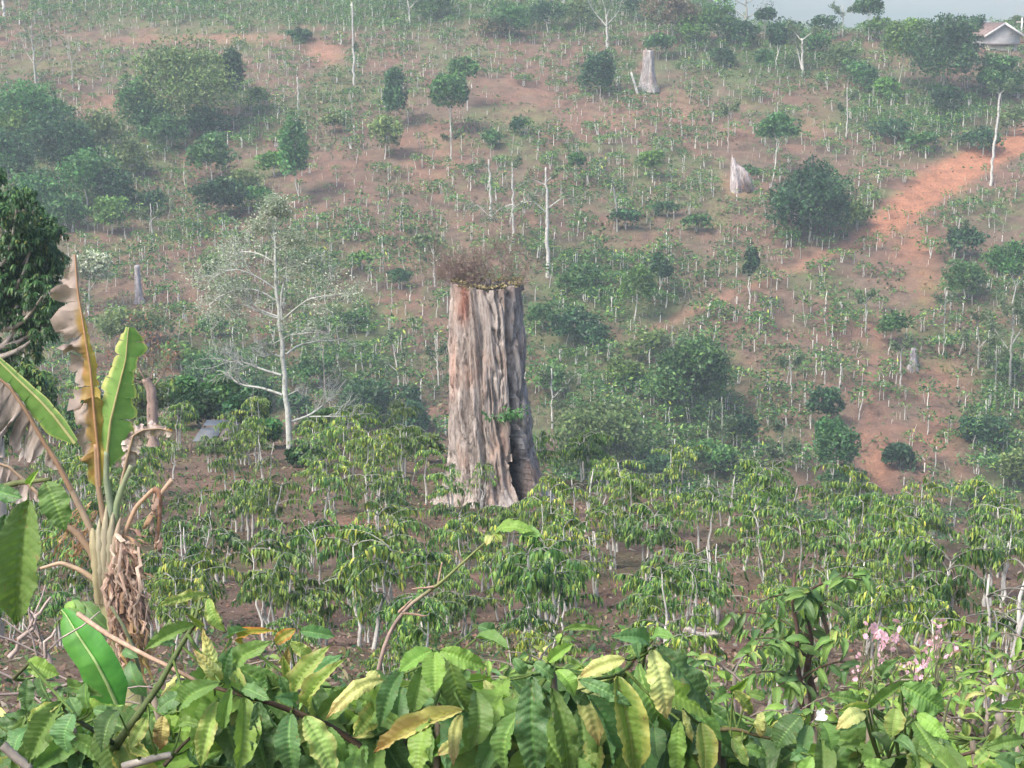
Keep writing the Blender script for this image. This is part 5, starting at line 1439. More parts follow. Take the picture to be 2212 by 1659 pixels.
SHR['A'].branch(smooth(polyP(1, [(20, 1470, 0), (120, 1560, 0), (250, 1670, 0)], 5.0)), .014, .014, (.32, .29, .25))
SHR['A'].branch(smooth(polyP(1, [(520, 1180, 0), (680, 1300, 0), (780, 1360, 0), (960, 1480, .1), (1090, 1640, .1)], 5.1)), .006, .009, (.06, .08, .04))
SHR['A'].branch(smooth(polyP(1, [(1000, 1650, 0), (1100, 1620, 0), (1250, 1580, 0), (1400, 1550, 0)], 5.0)), .013, .010, (.36, .33, .28))
SHR['A'].branch(smooth(polyP(1, [(110, 930, .1), (210, 830, 0), (240, 800, 0)], 5.0)), .006, .004, (.09, .10, .05))
SHR['D'].branch(smooth(polyP(2, [(1700, 1500, .1), (1800, 1250, .05), (1600, 900, 0), (1500, 690, 0)], 5.05)), .010, .004, (.09, .13, .05))
SHR['E'].branch(smooth(polyP(3, [(1200, 1500, .1), (1150, 1100, .1), (1150, 800, .05), (1190, 650, 0)], 5.1)), .010, .004, (.10, .12, .05))
SHR['E'].branch(smooth(polyP(3, [(1000, 880, 0), (1060, 790, 0), (1100, 750, 0)], 4.95)), .007, .005, (.16, .10, .06))
SHR['F'].branch(smooth(polyP(3, [(1760, 1700, 0), (1770, 1400, 0), (1760, 1330, 0)], 5.4)), .010, .008, (.12, .09, .06))
SHR['F'].branch(smooth(polyP(3, [(1700, 1350, 0), (1900, 1340, 0), (2080, 1390, 0), (2200, 1420, 0)], 5.4)), .008, .005, (.12, .10, .05))
SHR['G'].branch(smooth(polyP(4, [(950, 1620, 0), (1130, 1430, 0), (1300, 1260, 0)], 5.5)), .007, .004, (.11, .16, .06))
SHR['G'].branch(smooth(polyP(4, [(860, 1650, 0), (1050, 1580, 0), (1260, 1530, 0)], 5.4)), .007, .005, (.17, .20, .10))
SHR['G'].branch(smooth(polyP(4, [(930, 1300, 0), (930, 1150, 0), (980, 980, 0), (1000, 850, 0), (1010, 700, 0)], 5.6)), .005, .003, (.12, .17, .07))
SHR['H'].branch(smooth(polyP(4, [(1400, 1600, 0), (1640, 1570, 0), (1860, 1510, 0)], 5.8)), .009, .006, (.10, .07, .05))
SHR['H'].branch(smooth(polyP(4, [(2030, 1800, 0), (2040, 1500, 0), (2010, 1220, 0)], 6.4)), .022, .018, (.20, .17, .14))

HERO = [
 # shrub, zoom, base, tip, width(zoom px), kind, depth
 ('B', 1, (1815, 930), (1655, 505), 125, 'yellow', 5.0), ('B', 1, (1780, 935), (1568, 680), 130, 'yellow', 4.98), ('B', 1, (1800, 965), (1450, 1190), 190, 'green', 4.9),
 ('B', 1, (1690, 250), (1265, 350), 95, 'pale', 5.05), ('B', 1, (1700, 270), (1840, 545), 120, 'pale', 5.0), ('B', 1, (1590, 490), (1170, 700), 120, 'green', 5.05),
 ('B', 1, (1590, 480), (1500, 380), 60, 'half', 5.1), ('B', 1, (1420, 640), (1310, 660), 90, 'blue', 5.2), ('B', 1, (1880, 600), (2030, 530), 80, 'blue', 5.3),
 ('A', 1, (600, 1210), (560, 1535), 270, 'blue', 4.85), ('A', 1, (960, 1190), (830, 1530), 200, 'dark', 4.9), ('A', 1, (640, 1240), (560, 1080), 140, 'blue', 4.95), ('A', 1, (720, 1180), (700, 960), 150, 'green', 5.0),
 ('A', 1, (760, 1180), (950, 1230), 110, 'blue', 4.9), ('A', 1, (1190, 1250), (1050, 1510), 130, 'pale', 4.95), ('A', 1, (1060, 1480), (1230, 1560), 110, 'half', 4.9), ('B', 1, (1450, 910), (1310, 1130), 80, 'yellow', 5.1),
 ('B', 1, (1330, 1230), (1310, 1510), 150, 'rust', 4.95), ('B', 1, (1500, 1060), (1280, 1200), 170, 'blue', 4.9), ('B', 1, (1210, 1290), (1190, 1480), 110, 'dark', 5.0),
 ('C', 1, (1770, 1110), (1640, 1660), 170, 'pale', 4.9), ('C', 1, (1985, 1080), (1930, 1690), 240, 'lime', 4.85), ('C', 1, (2060, 1130), (2190, 1700), 220, 'dark', 4.85), ('C', 1, (1890, 1000), (1820, 1340), 130, 'green', 4.8),
 ('A', 1, (510, 1110), (240, 1620), 210, 'green', 4.95), ('A', 1, (500, 1130), (220, 1280), 110, 'half', 5.0), ('A', 1, (225, 930), (215, 1190), 140, 'dark', 5.1), ('A', 1, (220, 800), (490, 900), 170, 'lime', 5.0),
 ('A', 1, (330, 900), (420, 1120), 110, 'dark', 5.15), ('A', 1, (250, 1350), (110, 1560), 200, 'blue', 5.1), ('A', 1, (560, 1000), (860, 1080), 120, 'green', 5.1), ('C', 1, (1840, 960), (1900, 660), 190, 'dark', 5.05), ('C', 1, (1990, 1010), (2210, 1110), 130, 'blue', 4.9),
 ('A', 1, (1480, 1300), (1660, 1310), 110, 'green', 5.0), ('A', 1, (1540, 1500), (1640, 1640), 120, 'blue', 5.1),
 ('C', 2, (-230, 900), (190, 620), 190, 'green', 5.1), ('C', 2, (200, 640), (370, 520), 110, 'orange', 5.25), ('C', 2, (-60, 640), (220, 540), 90, 'orange', 5.3), ('C', 2, (250, 760), (310, 660), 100, 'rust', 5.2), ('C', 2, (400, 540), (690, 590), 120, 'blue', 5.3), ('C', 2, (320, 630), (520, 780), 120, 'pale', 5.2),
 ('C', 2, (360, 1070), (660, 655), 190, 'pale', 5.0), ('C', 2, (450, 1040), (760, 730), 160, 'blue', 5.05), ('C', 2, (540, 1220), (790, 760), 160, 'pale', 5.0), ('C', 2, (560, 1240), (870, 960), 190, 'green', 4.98), ('C', 2, (345, 1020), (260, 730), 90, 'half', 5.1),
 ('C', 2, (30, 1080), (140, 940), 190, 'blue', 5.0), ('C', 2, (350, 1150), (180, 1080), 140, 'blue', 4.95), ('C', 2, (300, 1050), (230, 900), 100, 'blue', 5.05), ('D', 2, (840, 1210), (690, 1200), 120, 'pale', 5.1),
 ('D', 2, (1080, 950), (610, 1265), 150, 'yellow', 4.95), ('D', 2, (940, 890), (1060, 950), 110, 'yellow', 5.05), ('D', 2, (1050, 1140), (830, 1410), 200, 'half', 5.0), ('D', 2, (1010, 1400), (830, 1410), 60, 'yellow', 4.97),
 ('D', 2, (1240, 860), (1050, 1330), 170, 'dark', 4.85), ('D', 2, (1400, 830), (1310, 1210), 200, 'green', 4.82), ('D', 2, (1500, 710), (1500, 1060), 210, 'lime', 4.8), ('D', 2, (1480, 700), (1210, 880), 170, 'lime', 4.83), ('D', 2, (1540, 700), (1920, 830), 170, 'lime', 4.85),
 ('D', 2, (1620, 760), (1850, 1210), 280, 'green', 4.9), ('D', 2, (1830, 1030), (1780, 1520), 230, 'green', 4.85), ('D', 2, (1740, 1190), (1010, 1540), 190, 'rust', 4.75), ('D', 2, (1450, 1290), (1370, 1720), 220, 'lime', 4.7), ('D', 2, (1720, 1230), (1650, 1660), 120, 'yellow', 4.85), ('D', 2, (1680, 1450), (1520, 1560), 110, 'yellow', 4.84),
 ('C', 2, (50, 1110), (130, 1720), 230, 'dark', 4.85), ('C', 2, (330, 1210), (350, 1740), 230, 'dark', 4.8), ('C', 2, (440, 1235), (680, 1740), 240, 'pale', 4.78), ('C', 2, (640, 1320), (760, 1600), 160, 'green', 4.9), ('D', 2, (1230, 1000), (1200, 1330), 200, 'dark', 5.0), ('D', 2, (1700, 950), (1720, 1160), 230, 'dark', 5.0),
 ('D', 2, (1900, 940), (1980, 1130), 120, 'yellow', 4.95), ('D', 2, (1960, 1180), (1850, 1560), 130, 'dark', 5.0), ('E', 2, (2120, 1240), (1850, 1720), 200, 'blue', 4.85), ('E', 2, (2210, 1190), (2080, 1700), 200, 'green', 4.83),
 ('D', 2, (1840, 600), (2110, 700), 130, 'green', 5.1), ('D', 2, (1850, 500), (1990, 560), 120, 'blue', 5.2),
 ('E', 3, (250, 900), (300, 1740), 290, 'dark', 4.7), ('E', 3, (90, 760), (190, 890), 110, 'blue', 4.9), ('E', 3, (440, 860), (590, 1080), 150, 'lime', 4.8), ('E', 3, (260, 800), (430, 920), 130, 'blue', 4.85), ('E', 3, (380, 790), (590, 640), 110, 'lime', 4.85), ('E', 3, (560, 820), (670, 830), 120, 'green', 4.9),
 ('E', 3, (400, 1000), (540, 1740), 200, 'green', 4.85), ('E', 3, (690, 1060), (900, 1640), 240, 'blue', 4.75), ('E', 3, (630, 940), (1060, 1150), 130, 'blue', 4.7), ('E', 3, (1010, 770), (640, 910), 150, 'yellow', 4.8), ('E', 3, (930, 900), (1080, 1740), 290, 'half', 4.72), ('E', 3, (560, 1040), (720, 1130), 120, 'dark', 4.8),
 ('E', 3, (1215, 690), (1340, 1260), 230, 'yellow', 4.7), ('E', 3, (1250, 670), (1690, 1230), 230, 'dark', 4.72), ('E', 3, (1190, 650), (880, 590), 150, 'blue', 4.75), ('E', 3, (1190, 660), (1000, 720), 110, 'green', 4.8), ('E', 3, (1230, 620), (1420, 600), 120, 'green', 4.8), ('E', 3, (1160, 700), (1120, 790), 110, 'blue', 4.8),
 ('E', 3, (980, 1180), (900, 1720), 190, 'green', 4.85), ('E', 3, (1240, 1330), (1280, 1600), 190, 'blue', 4.85), ('E', 3, (1450, 1270), (1440, 1740), 160, 'lime', 4.75), ('F', 3, (1620, 1290), (1660, 1740), 200, 'half', 4.9), ('F', 3, (1480, 1180), (1560, 1450), 70, 'yellow', 4.9), ('E', 3, (500, 540), (840, 530), 60, 'green', 5.0), ('E', 3, (490, 560), (460, 640), 60, 'lime', 5.0),
 ('F', 3, (1890, 1030), (2040, 1220), 120, 'half', 5.4), ('F', 3, (1870, 1010), (2020, 910), 110, 'lime', 5.5), ('F', 3, (2110, 1230), (2110, 1410), 100, 'yellow', 5.3), ('F', 3, (1830, 1060), (1700, 1150), 130, 'green', 5.5), ('F', 3, (1880, 1410), (2010, 1650), 110, 'pale', 5.3), ('F', 3, (1960, 1500), (2160, 1560), 110, 'green', 5.3), ('F', 3, (2010, 1050), (2150, 1090), 100, 'green', 5.4),
 ('F', 4, (390, 1230), (190, 1510), 240, 'dark', 5.2), ('F', 4, (430, 1240), (130, 1330), 100, 'half', 5.25), ('F', 4, (460, 1310), (400, 1570), 150, 'blue', 5.2), ('F', 4, (80, 1200), (70, 1400), 110, 'yellow', 5.3), ('F', 4, (560, 1290), (640, 1520), 200, 'green', 5.3), ('F', 4, (440, 1520), (300, 1600), 110, 'blue', 5.1), ('F', 4, (480, 1560), (400, 1740), 140, 'lime', 5.0),
 ('G', 4, (890, 1120), (600, 1070), 130, 'green', 5.35), ('G', 4, (960, 1170), (1290, 940), 90, 'green', 5.4), ('G', 4, (910, 1220), (670, 1350), 160, 'yellow', 5.2), ('G', 4, (940, 1180), (690, 1200), 90, 'half', 5.25), ('G', 4, (1160, 1170), (1130, 1410), 190, 'pale', 5.2), ('G', 4, (1210, 980), (1560, 1190), 250, 'green', 5.25), ('G', 4, (1340, 1220), (1600, 1430), 140, 'lime', 5.15), ('G', 4, (1310, 1280), (1500, 1580), 190, 'green', 5.2),
 ('G', 4, (1160, 1440), (1340, 1570), 110, 'blue', 5.15), ('G', 4, (960, 1370), (1090, 1560), 130, 'dark', 5.3), ('G', 4, (850, 1500), (700, 1480), 100, 'green', 5.3), ('G', 4, (900, 1620), (1100, 1660), 120, 'lime', 5.0), ('G', 4, (1080, 930), (1200, 760), 110, 'dark', 5.5), ('G', 4, (1060, 950), (1020, 860), 90, 'blue', 5.5),
 ('H', 4, (1900, 1510), (1790, 1640), 120, 'pale', 5.5), ('H', 4, (1970, 1580), (2140, 1650), 150, 'blue', 5.5), ('H', 4, (2210, 1420), (1880, 1510), 120, 'green', 5.6), ('H', 4, (2200, 1250), (2160, 1420), 120, 'green', 5.7), ('H', 4, (1650, 1580), (1600, 1700), 120, 'blue', 5.6), ('H', 4, (2150, 1180), (2000, 1160), 110, 'green', 5.8), ('H', 4, (1990, 1300), (1920, 1480), 110, 'pale', 5.8),
]
WOODIDX = {k: len(v.nodes) for k, v in SHR.items()}
for sh, zk, b, tp, w, kind, D in HERO:
    B_ = at(*Zc(zk, *b), D + R_.uniform(0, .06)); T_ = at(*Zc(zk, *tp), D + R_.uniform(-.08, .05))
    W_ = w * .26476 * D * M_PER_P
    SHR[sh].leaf(B_, T_, W_ * .98, kind)

# leaves filling each bush behind the prominent ones
ENV = np.array([(-60, 1560), (60, 1500), (150, 1500), (300, 1530), (420, 1440), (480, 1400), (600, 1430), (700, 1440), (800, 1480), (860, 1440), (950, 1400), (1150, 1450), (1220, 1400), (1380, 1400), (1480, 1430), (1540, 1520), (1640, 1575), (1700, 1540), (1800, 1575), (1880, 1520), (1980, 1520), (2040, 1560), (2120, 1590), (2280, 1610)], float)
SPAN = {'A': (-40, 300), 'B': (270, 520), 'C': (440, 800), 'D': (760, 1100), 'E': (1050, 1500), 'F': (1480, 1730), 'G': (1680, 2040), 'H': (2000, 2260)}
for k, (x0, x1) in SPAN.items():
    sh = SHR[k]; n = int((x1 - x0) * .34)
    xs = R_.uniform(x0, x1, n)
    for x in xs:
        e = np.interp(x, ENV[:, 0], ENV[:, 1])
        y = R_.uniform(e + 25, 1720); D = sh.D + R_.uniform(.0, .75)
        b = at(x, y, D); L = R_.uniform(.20, .30)
        d = np.array((R_.normal(0, .42), R_.normal(-.15, .4), R_.uniform(-1.1, -.1))); d /= np.linalg.norm(d)
        kd = R_.choice(['green', 'dark', 'lime', 'pale', 'blue', 'half', 'yellow'], p=[.34, .20, .14, .12, .16, .03, .01])
        sh.leaf(b, b + d * L, L * R_.uniform(.27, .38), str(kd))

# leaves that hang into the frame at the left edge
t = root('coffee_branch', at(-60, 1020, 3.2), 'big glossy ribbed coffee leaves hanging in from the frame edge before the banana plant', 'coffee branch')
tl = np.array(t.location)
mb = MB(); tube(mb, smooth(np.array([at(-160, 1300, 3.5), at(-70, 1100, 3.25), at(20, 1045, 3.1), at(110, 1035, 3.05)])) - tl, np.linspace(.010, .004, 12), 6, (.10, .12, .05)); link('twig', mb.mesh('twig', MAT['stem'], True), t)
def hl(b, tp, w, kind, D, dt=-.03, var=None): put_leaf(t, tl, at(*b, D), at(*tp, D + dt), w * D * M_PER_P, kind, var=var, normal=(.1, -.9, .35))
hl((62, 1078), (36, 1350), 100, 'green', 3.0, var=0); hl((12, 1110), (0, 1340), 62, 'dark', 3.08); hl((98, 1040), (142, 1148), 66, 'green', 3.05, var=3); hl((70, 1045), (88, 1010), 16, 'lime', 3.05); hl((-10, 1060), (50, 1075), 40, 'dark', 3.12)

# ================================================================== BANANA PLANT
BD = 12.0
def BP(px, py, dd=0.0): return at(px, py, BD + dd)
bbase = BP(290, 1500); bbase[2] = ground_z(bbase[0], BD)
ban = root('banana_plant', bbase, 'banana plant with torn green and withered brown leaves over a shaggy dry skirt', 'banana plant')
def ban_part(name, mb, mat='banana', smoothp=True, kind=None):
    return tag(link(name, mb.mesh(name, MAT[mat], smoothp, origin=bbase), ban), kind=kind)

def resample(p, n):
    p = np.asarray(p, float); s_ = np.concatenate([[0], np.cumsum(np.linalg.norm(np.diff(p, axis=0), axis=1))]); a = np.linspace(0, s_[-1], n)
    q = np.stack([np.interp(a, s_, p[:, i]) for i in range(3)], 1)
    for _ in range(2): q[1:-1] = (q[:-2] + 2 * q[1:-1] + q[2:]) / 4
    return q

def blade(name, midP, sideL, sideR, colL, colR, midcol, n=70, dirL=None, dirR=None, tears=(), rag=.0, crinkle=0.0, dd=(0, 0), mid_r=.012, jag=.0, gap=.0, mat='banana'):
    """banana leaf. midP: P polyline from the stalk to the tip; sideL/R: lists of widths (P) along it; dirL/R: 3D side directions"""
    m = resample([BP(x, y, d_ if len(q) > 2 else 0) for q in midP for x, y, d_ in [(q[0], q[1], q[2] if len(q) > 2 else 0)]], n)
    T = np.linspace(0, 1, n); s = BD * M_PER_P
    tang = np.gradient(m, axis=0); tang /= np.linalg.norm(tang, axis=1)[:, None]
    out = []
    for sgn, ws, cl, dv in ((-1, sideL, colL, dirL), (1, sideR, colR, dirR)):
        w = np.interp(T, np.linspace(0, 1, len(ws)), ws) * s
        if jag: w = w * (1 - jag * vnoise(T * 26, T * 0, 5 + (sgn > 0)) * (vnoise(T * 7, T * 0, 9) > .35))
        if dv is None:
            sv = np.cross(tang, (0, -1, 0)) * sgn; sv = sv + np.array((0, .35, .1))
        else: sv = np.tile(np.asarray(dv, float), (n, 1)); sv = sv - tang * (sv * tang).sum(1)[:, None] * .6
        sv = sv / np.linalg.norm(sv, axis=1)[:, None]
        if crinkle: sv = sv + crinkle * (np.stack([vnoise(T * 18, T * 0, 3), vnoise(T * 21, T * 0, 4), vnoise(T * 15, T * 0, 6)], 1) - .5)
        mb = MB(); nx = 7
        cuts = sorted(set(int(c * (n - 1)) for c in tears if 0 < c < 1)) + [n - 1]
        a0 = 0
        rg = np.random.default_rng(len(name) + int(abs(midP[0][0])))
        for c in cuts:
            ii = np.arange(a0, c + 1); a0 = c
            if len(ii) < 2: continue
            k = np.linspace(0, 1, nx)[None, :]
            tw = rg.normal(0, rag); dropv = rg.uniform(0, rag)
            base = m[ii][:, None, :]; S = sv[ii][:, None, :]; WW = w[ii][:, None, None] * k[..., None]
            shrink = 1 - gap * np.abs(np.linspace(-1, 1, len(ii)))[:, None, None] ** 2 * k[..., None] ** 1.5
            P3 = base + S * WW * shrink
            P3 = P3 + np.array((0, 1, 0)) * (tw * WW) + np.array((0, 0, -1)) * (dropv * WW * k[..., None] * 1.2)
            if gap:
                cen = m[ii].mean(0); P3 = P3 + (cen - base) * (gap * k[..., None] ** 2)
            if crinkle:
                P3 = P3 + crinkle * .5 * WW * (np.stack([vnoise(ii[:, None] * .9 + 0 * k, k * 4 + 0 * ii[:, None], q + 20) for q in (1, 2, 3)], -1) - .5)
            P3 = P3 + np.array((0, -1, .0)) * (.05 * s * 3 * np.sin(np.pi * k[..., None]) * (np.abs(np.sin(ii * 1.3))[:, None, None]))
            idx = np.arange(len(ii) * nx).reshape(len(ii), nx)
            q = np.stack([idx[:-1, :-1], idx[:-1, 1:], idx[1:, 1:], idx[1:, :-1]], -1).reshape(-1, 4)
            cf = cl(T[ii][:, None] + 0 * k, k + 0 * T[ii][:, None])
            mb.add(P3, q, None, cf.reshape(-1, 3))
        out.append(mb)
    for mb in out: ban_part(name, mb, mat)
    mm = MB(); tube(mm, m + (0, -.006, 0), np.linspace(mid_r, mid_r * .3, n), 6, midcol); ban_part('midrib', mm, 'banana')
    return m

def cmix(a, b, f): f = np.clip(f, 0, 1)[..., None]; return np.array(a) * (1 - f) + np.array(b) * f
GRN = (.115, .245, .055); GRN2 = (.20, .34, .09); LIM = (.42, .44, .13); AMB = (.33, .22, .065); BRD = (.29, .235, .20); PNK = (.52, .45, .41); STRAW = (.50, .38, .22)
def c_streak(T, K, seed, f=40): return vnoise(T * f, K * 2, seed)
def col_green(T, K): return cmix(cmix(GRN2, GRN, .6 * K + .6 * c_streak(T, K, 3)), LIM, sstep(.88, 1.0, K) * .8)
def col_greenlim(T, K): return cmix(cmix(GRN2, GRN, .5 * c_streak(T, K, 5)), (.52, .55, .20), sstep(.62, .95, K + .3 * (T - .4) + .25 * (c_streak(T, K, 7, 12) - .5)))
def col_dry(T, K):
    c = cmix(BRD, PNK, c_streak(T, K, 9, 24) * 1.2 * K + .1); return cmix(c, (.13, .08, .06), (c_streak(T, K, 11, 55) - .6) * 2.2)
def col_amber(T, K):
    c = cmix(AMB, (.30, .33, .07), sstep(.2, .0, T) * .9 + .3 * (c_streak(T, K, 12, 8) - .3)); c = cmix(c, (.36, .17, .05), (c_streak(T, K, 14, 30) - .5) * 1.6)
    return cmix(c, BRD * np.array(1.25), sstep(.36, .54, K + (T - .48) * .95 + .4 * (c_streak(T, K, 15, 10) - .5)))
def col_amber_r(T, K): return cmix(cmix(AMB, (.42, .36, .06), c_streak(T, K, 17, 10)), BRD, sstep(.70, .85, T))

bl_mid = [(216, 1050), (212, 972, 0), (203, 880, 0), (196, 800, .02), (180, 700, .05), (168, 630, .1), (162, 549, .15)]
blade('leaf', bl_mid, [24, 64, 62, 68, 70, 68, 58, 26], [10, 22, 22, 18, 12, 8, 5, 3], col_amber, col_amber_r, (.42, .25, .14), tears=(.17, .21, .36, .40, .44, .57, .59, .68, .77, .80, .86, .94), rag=.20, crinkle=.85, jag=.42, gap=.05, mat='banana')
blade('leaf', [(229, 1010), (232, 976), (239, 910), (257, 836), (272, 777), (278, 707)], [10, 44, 48, 50, 42, 34, 28, 10], [12, 60, 58, 52, 38, 26, 46, 16], col_greenlim, col_green, (.42, .38, .18), tears=(.35, .52, .61, .7, .8, .9), rag=.06, crinkle=.06, jag=.30, gap=.06)
blade('leaf', [(162, 957), (118, 899), (88, 866), (22, 803), (0, 781), (-60, 720)], [6, 40, 44, 42, 40, 36, 20], [10, 14, 14, 12, 10, 6, 4], col_green, col_greenlim, (.60, .60, .26), tears=(.28, .45, .62, .72), rag=.08, crinkle=.05, gap=.04, dirL=(-.55, .2, -.85))
blade('leaf', [(154, 1057), (121, 994), (99, 961), (55, 884), (22, 836), (-10, 810), (-50, 790)], [2, 2, 30, 64, 76, 90, 84, 60], [0, 0, 3, 6, 6, 5, 4, 3], col_dry, col_dry, (.40, .27, .16), dirL=(-.25, -.1, -1), tears=(.33, .4, .47, .53, .6, .66, .73, .8, .87), rag=.3, crinkle=.5, gap=.22, mid_r=.020, mat='dry')
blade('leaf', [(130, 1110), (85, 1068), (62, 1046), (22, 1009), (-10, 998), (-60, 990)], [0, 0, 24, 50, 56, 50, 40], [0, 0, 3, 5, 5, 4, 3], col_dry, col_dry, (.45, .33, .22), dirL=(-.1, 0, -1), tears=(.4, .5, .6, .7, .8, .9), rag=.25, crinkle=.5, gap=.15, mid_r=.014, mat='dry')
blade('leaf', [(262, 1045), (276, 985), (288, 940), (310, 928), (345, 925), (372, 932)], [0, 4, 22, 26, 24, 18, 6], [0, 8, 26, 22, 22, 20, 8], lambda T, K: cmix(col_dry(T, K) * 1.15, (.60, .36, .06), sstep(.9, .97, T)), lambda T, K: cmix(col_dry(T, K) * 1.25, (.52, .44, .32), .4 + 0 * T), (.40, .30, .2), tears=(.4, .46, .52, .58, .64, .7, .76, .82, .88, .94), rag=.5, crinkle=.8, gap=.3, mat='dry')

def petiole(pts, r0, r1, c0, c1=None, name='leaf_stalk'):
    P3 = resample([BP(*q) for q in pts], 24); mb = MB(); s = BD * M_PER_P
    c1 = c0 if c1 is None else c1
    tube(mb, P3, np.linspace(r0, r1, 24) * s, 9, c0, lump=.04)
    cc = mb.c[0]; f = np.repeat(np.linspace(0, 1, 24), 9); f = np.append(f, 1)
    mb.c[0] = np.array(c0) * (1 - f[:, None]) + np.array(c1) * f[:, None]
    ban_part(name, mb)
petiole([(232, 1185), (222, 1110), (211, 1040), (207, 960)], 8, 5, (.36, .29, .21), (.42, .28, .16))
petiole([(238, 1180), (240, 1100), (230, 1040), (230, 975)], 10, 6, (.30, .35, .25), (.32, .38, .24))
petiole([(246, 1170), (252, 1090), (268, 1040), (284, 1005)], 10, 6, (.22, .32, .17), (.32, .36, .22))
petiole([(222, 1210), (190, 1130), (154, 1057), (118, 990)], 9, 5.5, (.42, .33, .23), (.42, .32, .22))
petiole([(265, 1215), (270, 1150), (294, 1094), (331, 1057)], 6.5, 4.5, (.38, .28, .20), (.48, .34, .22))
petiole([(340, 1082), (352, 1060), (372, 1036)], 4, 5.5, (.42, .30, .2), (.54, .41, .30))
petiole([(331, 1057), (345, 1060), (345, 1120), (336, 1185)], 7, 4, (.30, .17, .11), (.42, .25, .14))
petiole([(215, 1260), (175, 1232), (132, 1215), (87, 1228)], 7, 3.5, (.46, .34, .24), (.46, .34, .24))
petiole([(218, 1250), (200, 1195), (165, 1150), (120, 1120)], 11, 6, (.45, .34, .22), (.40, .28, .18))
# false stem
sp = resample([BP(300, 1640, .05), BP(292, 1500, .03), BP(262, 1380, 0), BP(228, 1280, 0), BP(222, 1220, 0), BP(236, 1130, 0)], 30)
sp[0] = bbase - (0, 0, .3)
mb = MB(); s = BD * M_PER_P; tube(mb, sp, np.interp(np.linspace(0, 1, 30), [0, .3, .7, .85, 1], [34, 32, 24, 22, 10]) * s, 16, (.38, .36, .20), lump=.05)
ban_part('false_stem', mb)
for i in range(0, 9, 2):     # overlapping sheaths fanning up into the stalks
    ty = 1075 + abs(i - 5) * 14 + R_.uniform(-15, 15)
    P3 = resample([BP(216 + 3.2 * i, 1300, -.05), BP(211 + 3.8 * i, 1250, -.09), BP(205 + 5.2 * i, 1190, -.08), BP(199 + 7 * i, 1140, -.05), BP(200 + 7.6 * i, ty, 0)], 18)
    mb = MB(); tube(mb, P3, np.interp(np.linspace(0, 1, 18), [0, .3, .7, 1], [12, 12.5, 11, 2]) * s, 7, np.array([(.38, .34, .20), (.40, .33, .21), (.36, .33, .22), (.33, .35, .24), (.36, .32, .22), (.30, .34, .23), (.34, .31, .21), (.38, .29, .21), (.36, .28, .2)][i]), lump=.25); ban_part('sheath', mb)
# dry skirt: hanging strips, each its own curled ribbon
def ribbon(p0, p1, w, col, curl=.22, sag=.1, n=10, mat='dry', name='dry_strip'):
    P3 = wob(p0, p1, n, .05); P3[:, 1] -= np.sin(np.linspace(0, np.pi, n)) * sag * R_.uniform(0, 1)
    tn = np.gradient(P3, axis=0); a = R_.uniform(-1, 1) + np.cumsum(R_.normal(0, curl, n)) * .6
    sd = np.stack([np.cos(a), np.sin(a) * .6, 0 * a], 1); ww = w * np.interp(np.linspace(0, 1, n), [0, .3, .8, 1], [.7, 1, .7, .05])[:, None]
    fold = np.cross(tn / np.linalg.norm(tn, axis=1)[:, None], sd) * ww * .45
    V = np.concatenate([P3 - sd * ww, P3 + fold, P3 + sd * ww]); i = np.arange(n - 1)
    q = np.concatenate([np.stack([i, i + n, i + n + 1, i + 1], 1), np.stack([i + n, i + 2 * n, i + 2 * n + 1, i + n + 1], 1)])
    mb = MB(); mb.add(V, q, None, col); ban_part(name, mb, mat, False)
SKC = [(.42, .30, .23), (.34, .23, .18), (.50, .39, .31), (.25, .16, .12), (.38, .25, .15), (.47, .33, .26)]
for i in range(150):
    f = R_.random(); x0 = R_.uniform(232, 300) ; y0 = R_.uniform(1160, 1330); x1 = x0 + R_.normal(14, 16) + (y0 - 1160) * .05; y1 = y0 + R_.uniform(80, 190)
    y1 = min(y1, 1500)
    ribbon(BP(x0, y0, R_.uniform(-.22, .02)), BP(x1, y1, R_.uniform(-.26, 0)), R_.uniform(2, 5.5) * s, np.array(SKC[i % 6]) * R_.uniform(.75, 1.2))
for i in range(16):
    x0 = R_.uniform(250, 290); y0 = R_.uniform(1130, 1300)
    ribbon(BP(x0, y0, -.1), BP(x0 + R_.uniform(30, 75), y0 + R_.uniform(-10, 50), -.15), R_.uniform(5, 9) * s, np.array(SKC[(i + 2) % 6]) * 1.05)
for i in range(26):
    x0 = R_.uniform(150, 215); y0 = R_.uniform(1080, 1170)
    ribbon(BP(x0, y0, .05), BP(x0 - R_.uniform(10, 70), y0 + R_.uniform(20, 90), .1), R_.uniform(1.5, 4) * s, np.array((.50, .32, .18)) * R_.uniform(.7, 1.1))
for i in range(10):
    x0 = R_.uniform(330, 352); y0 = 1062 + i * 11
    ribbon(BP(x0, y0, 0), BP(x0 + R_.normal(0, 12), y0 + R_.uniform(30, 60), -.03), R_.uniform(3, 7) * s, np.array(SKC[i % 6]) * .85)
for i in range(8):
    ribbon(BP(265 + i * 4, 1330, -.15), BP(275 + i * 8, 1330 + R_.uniform(60, 150), -.2), 6 * s, (.40, .30, .12))

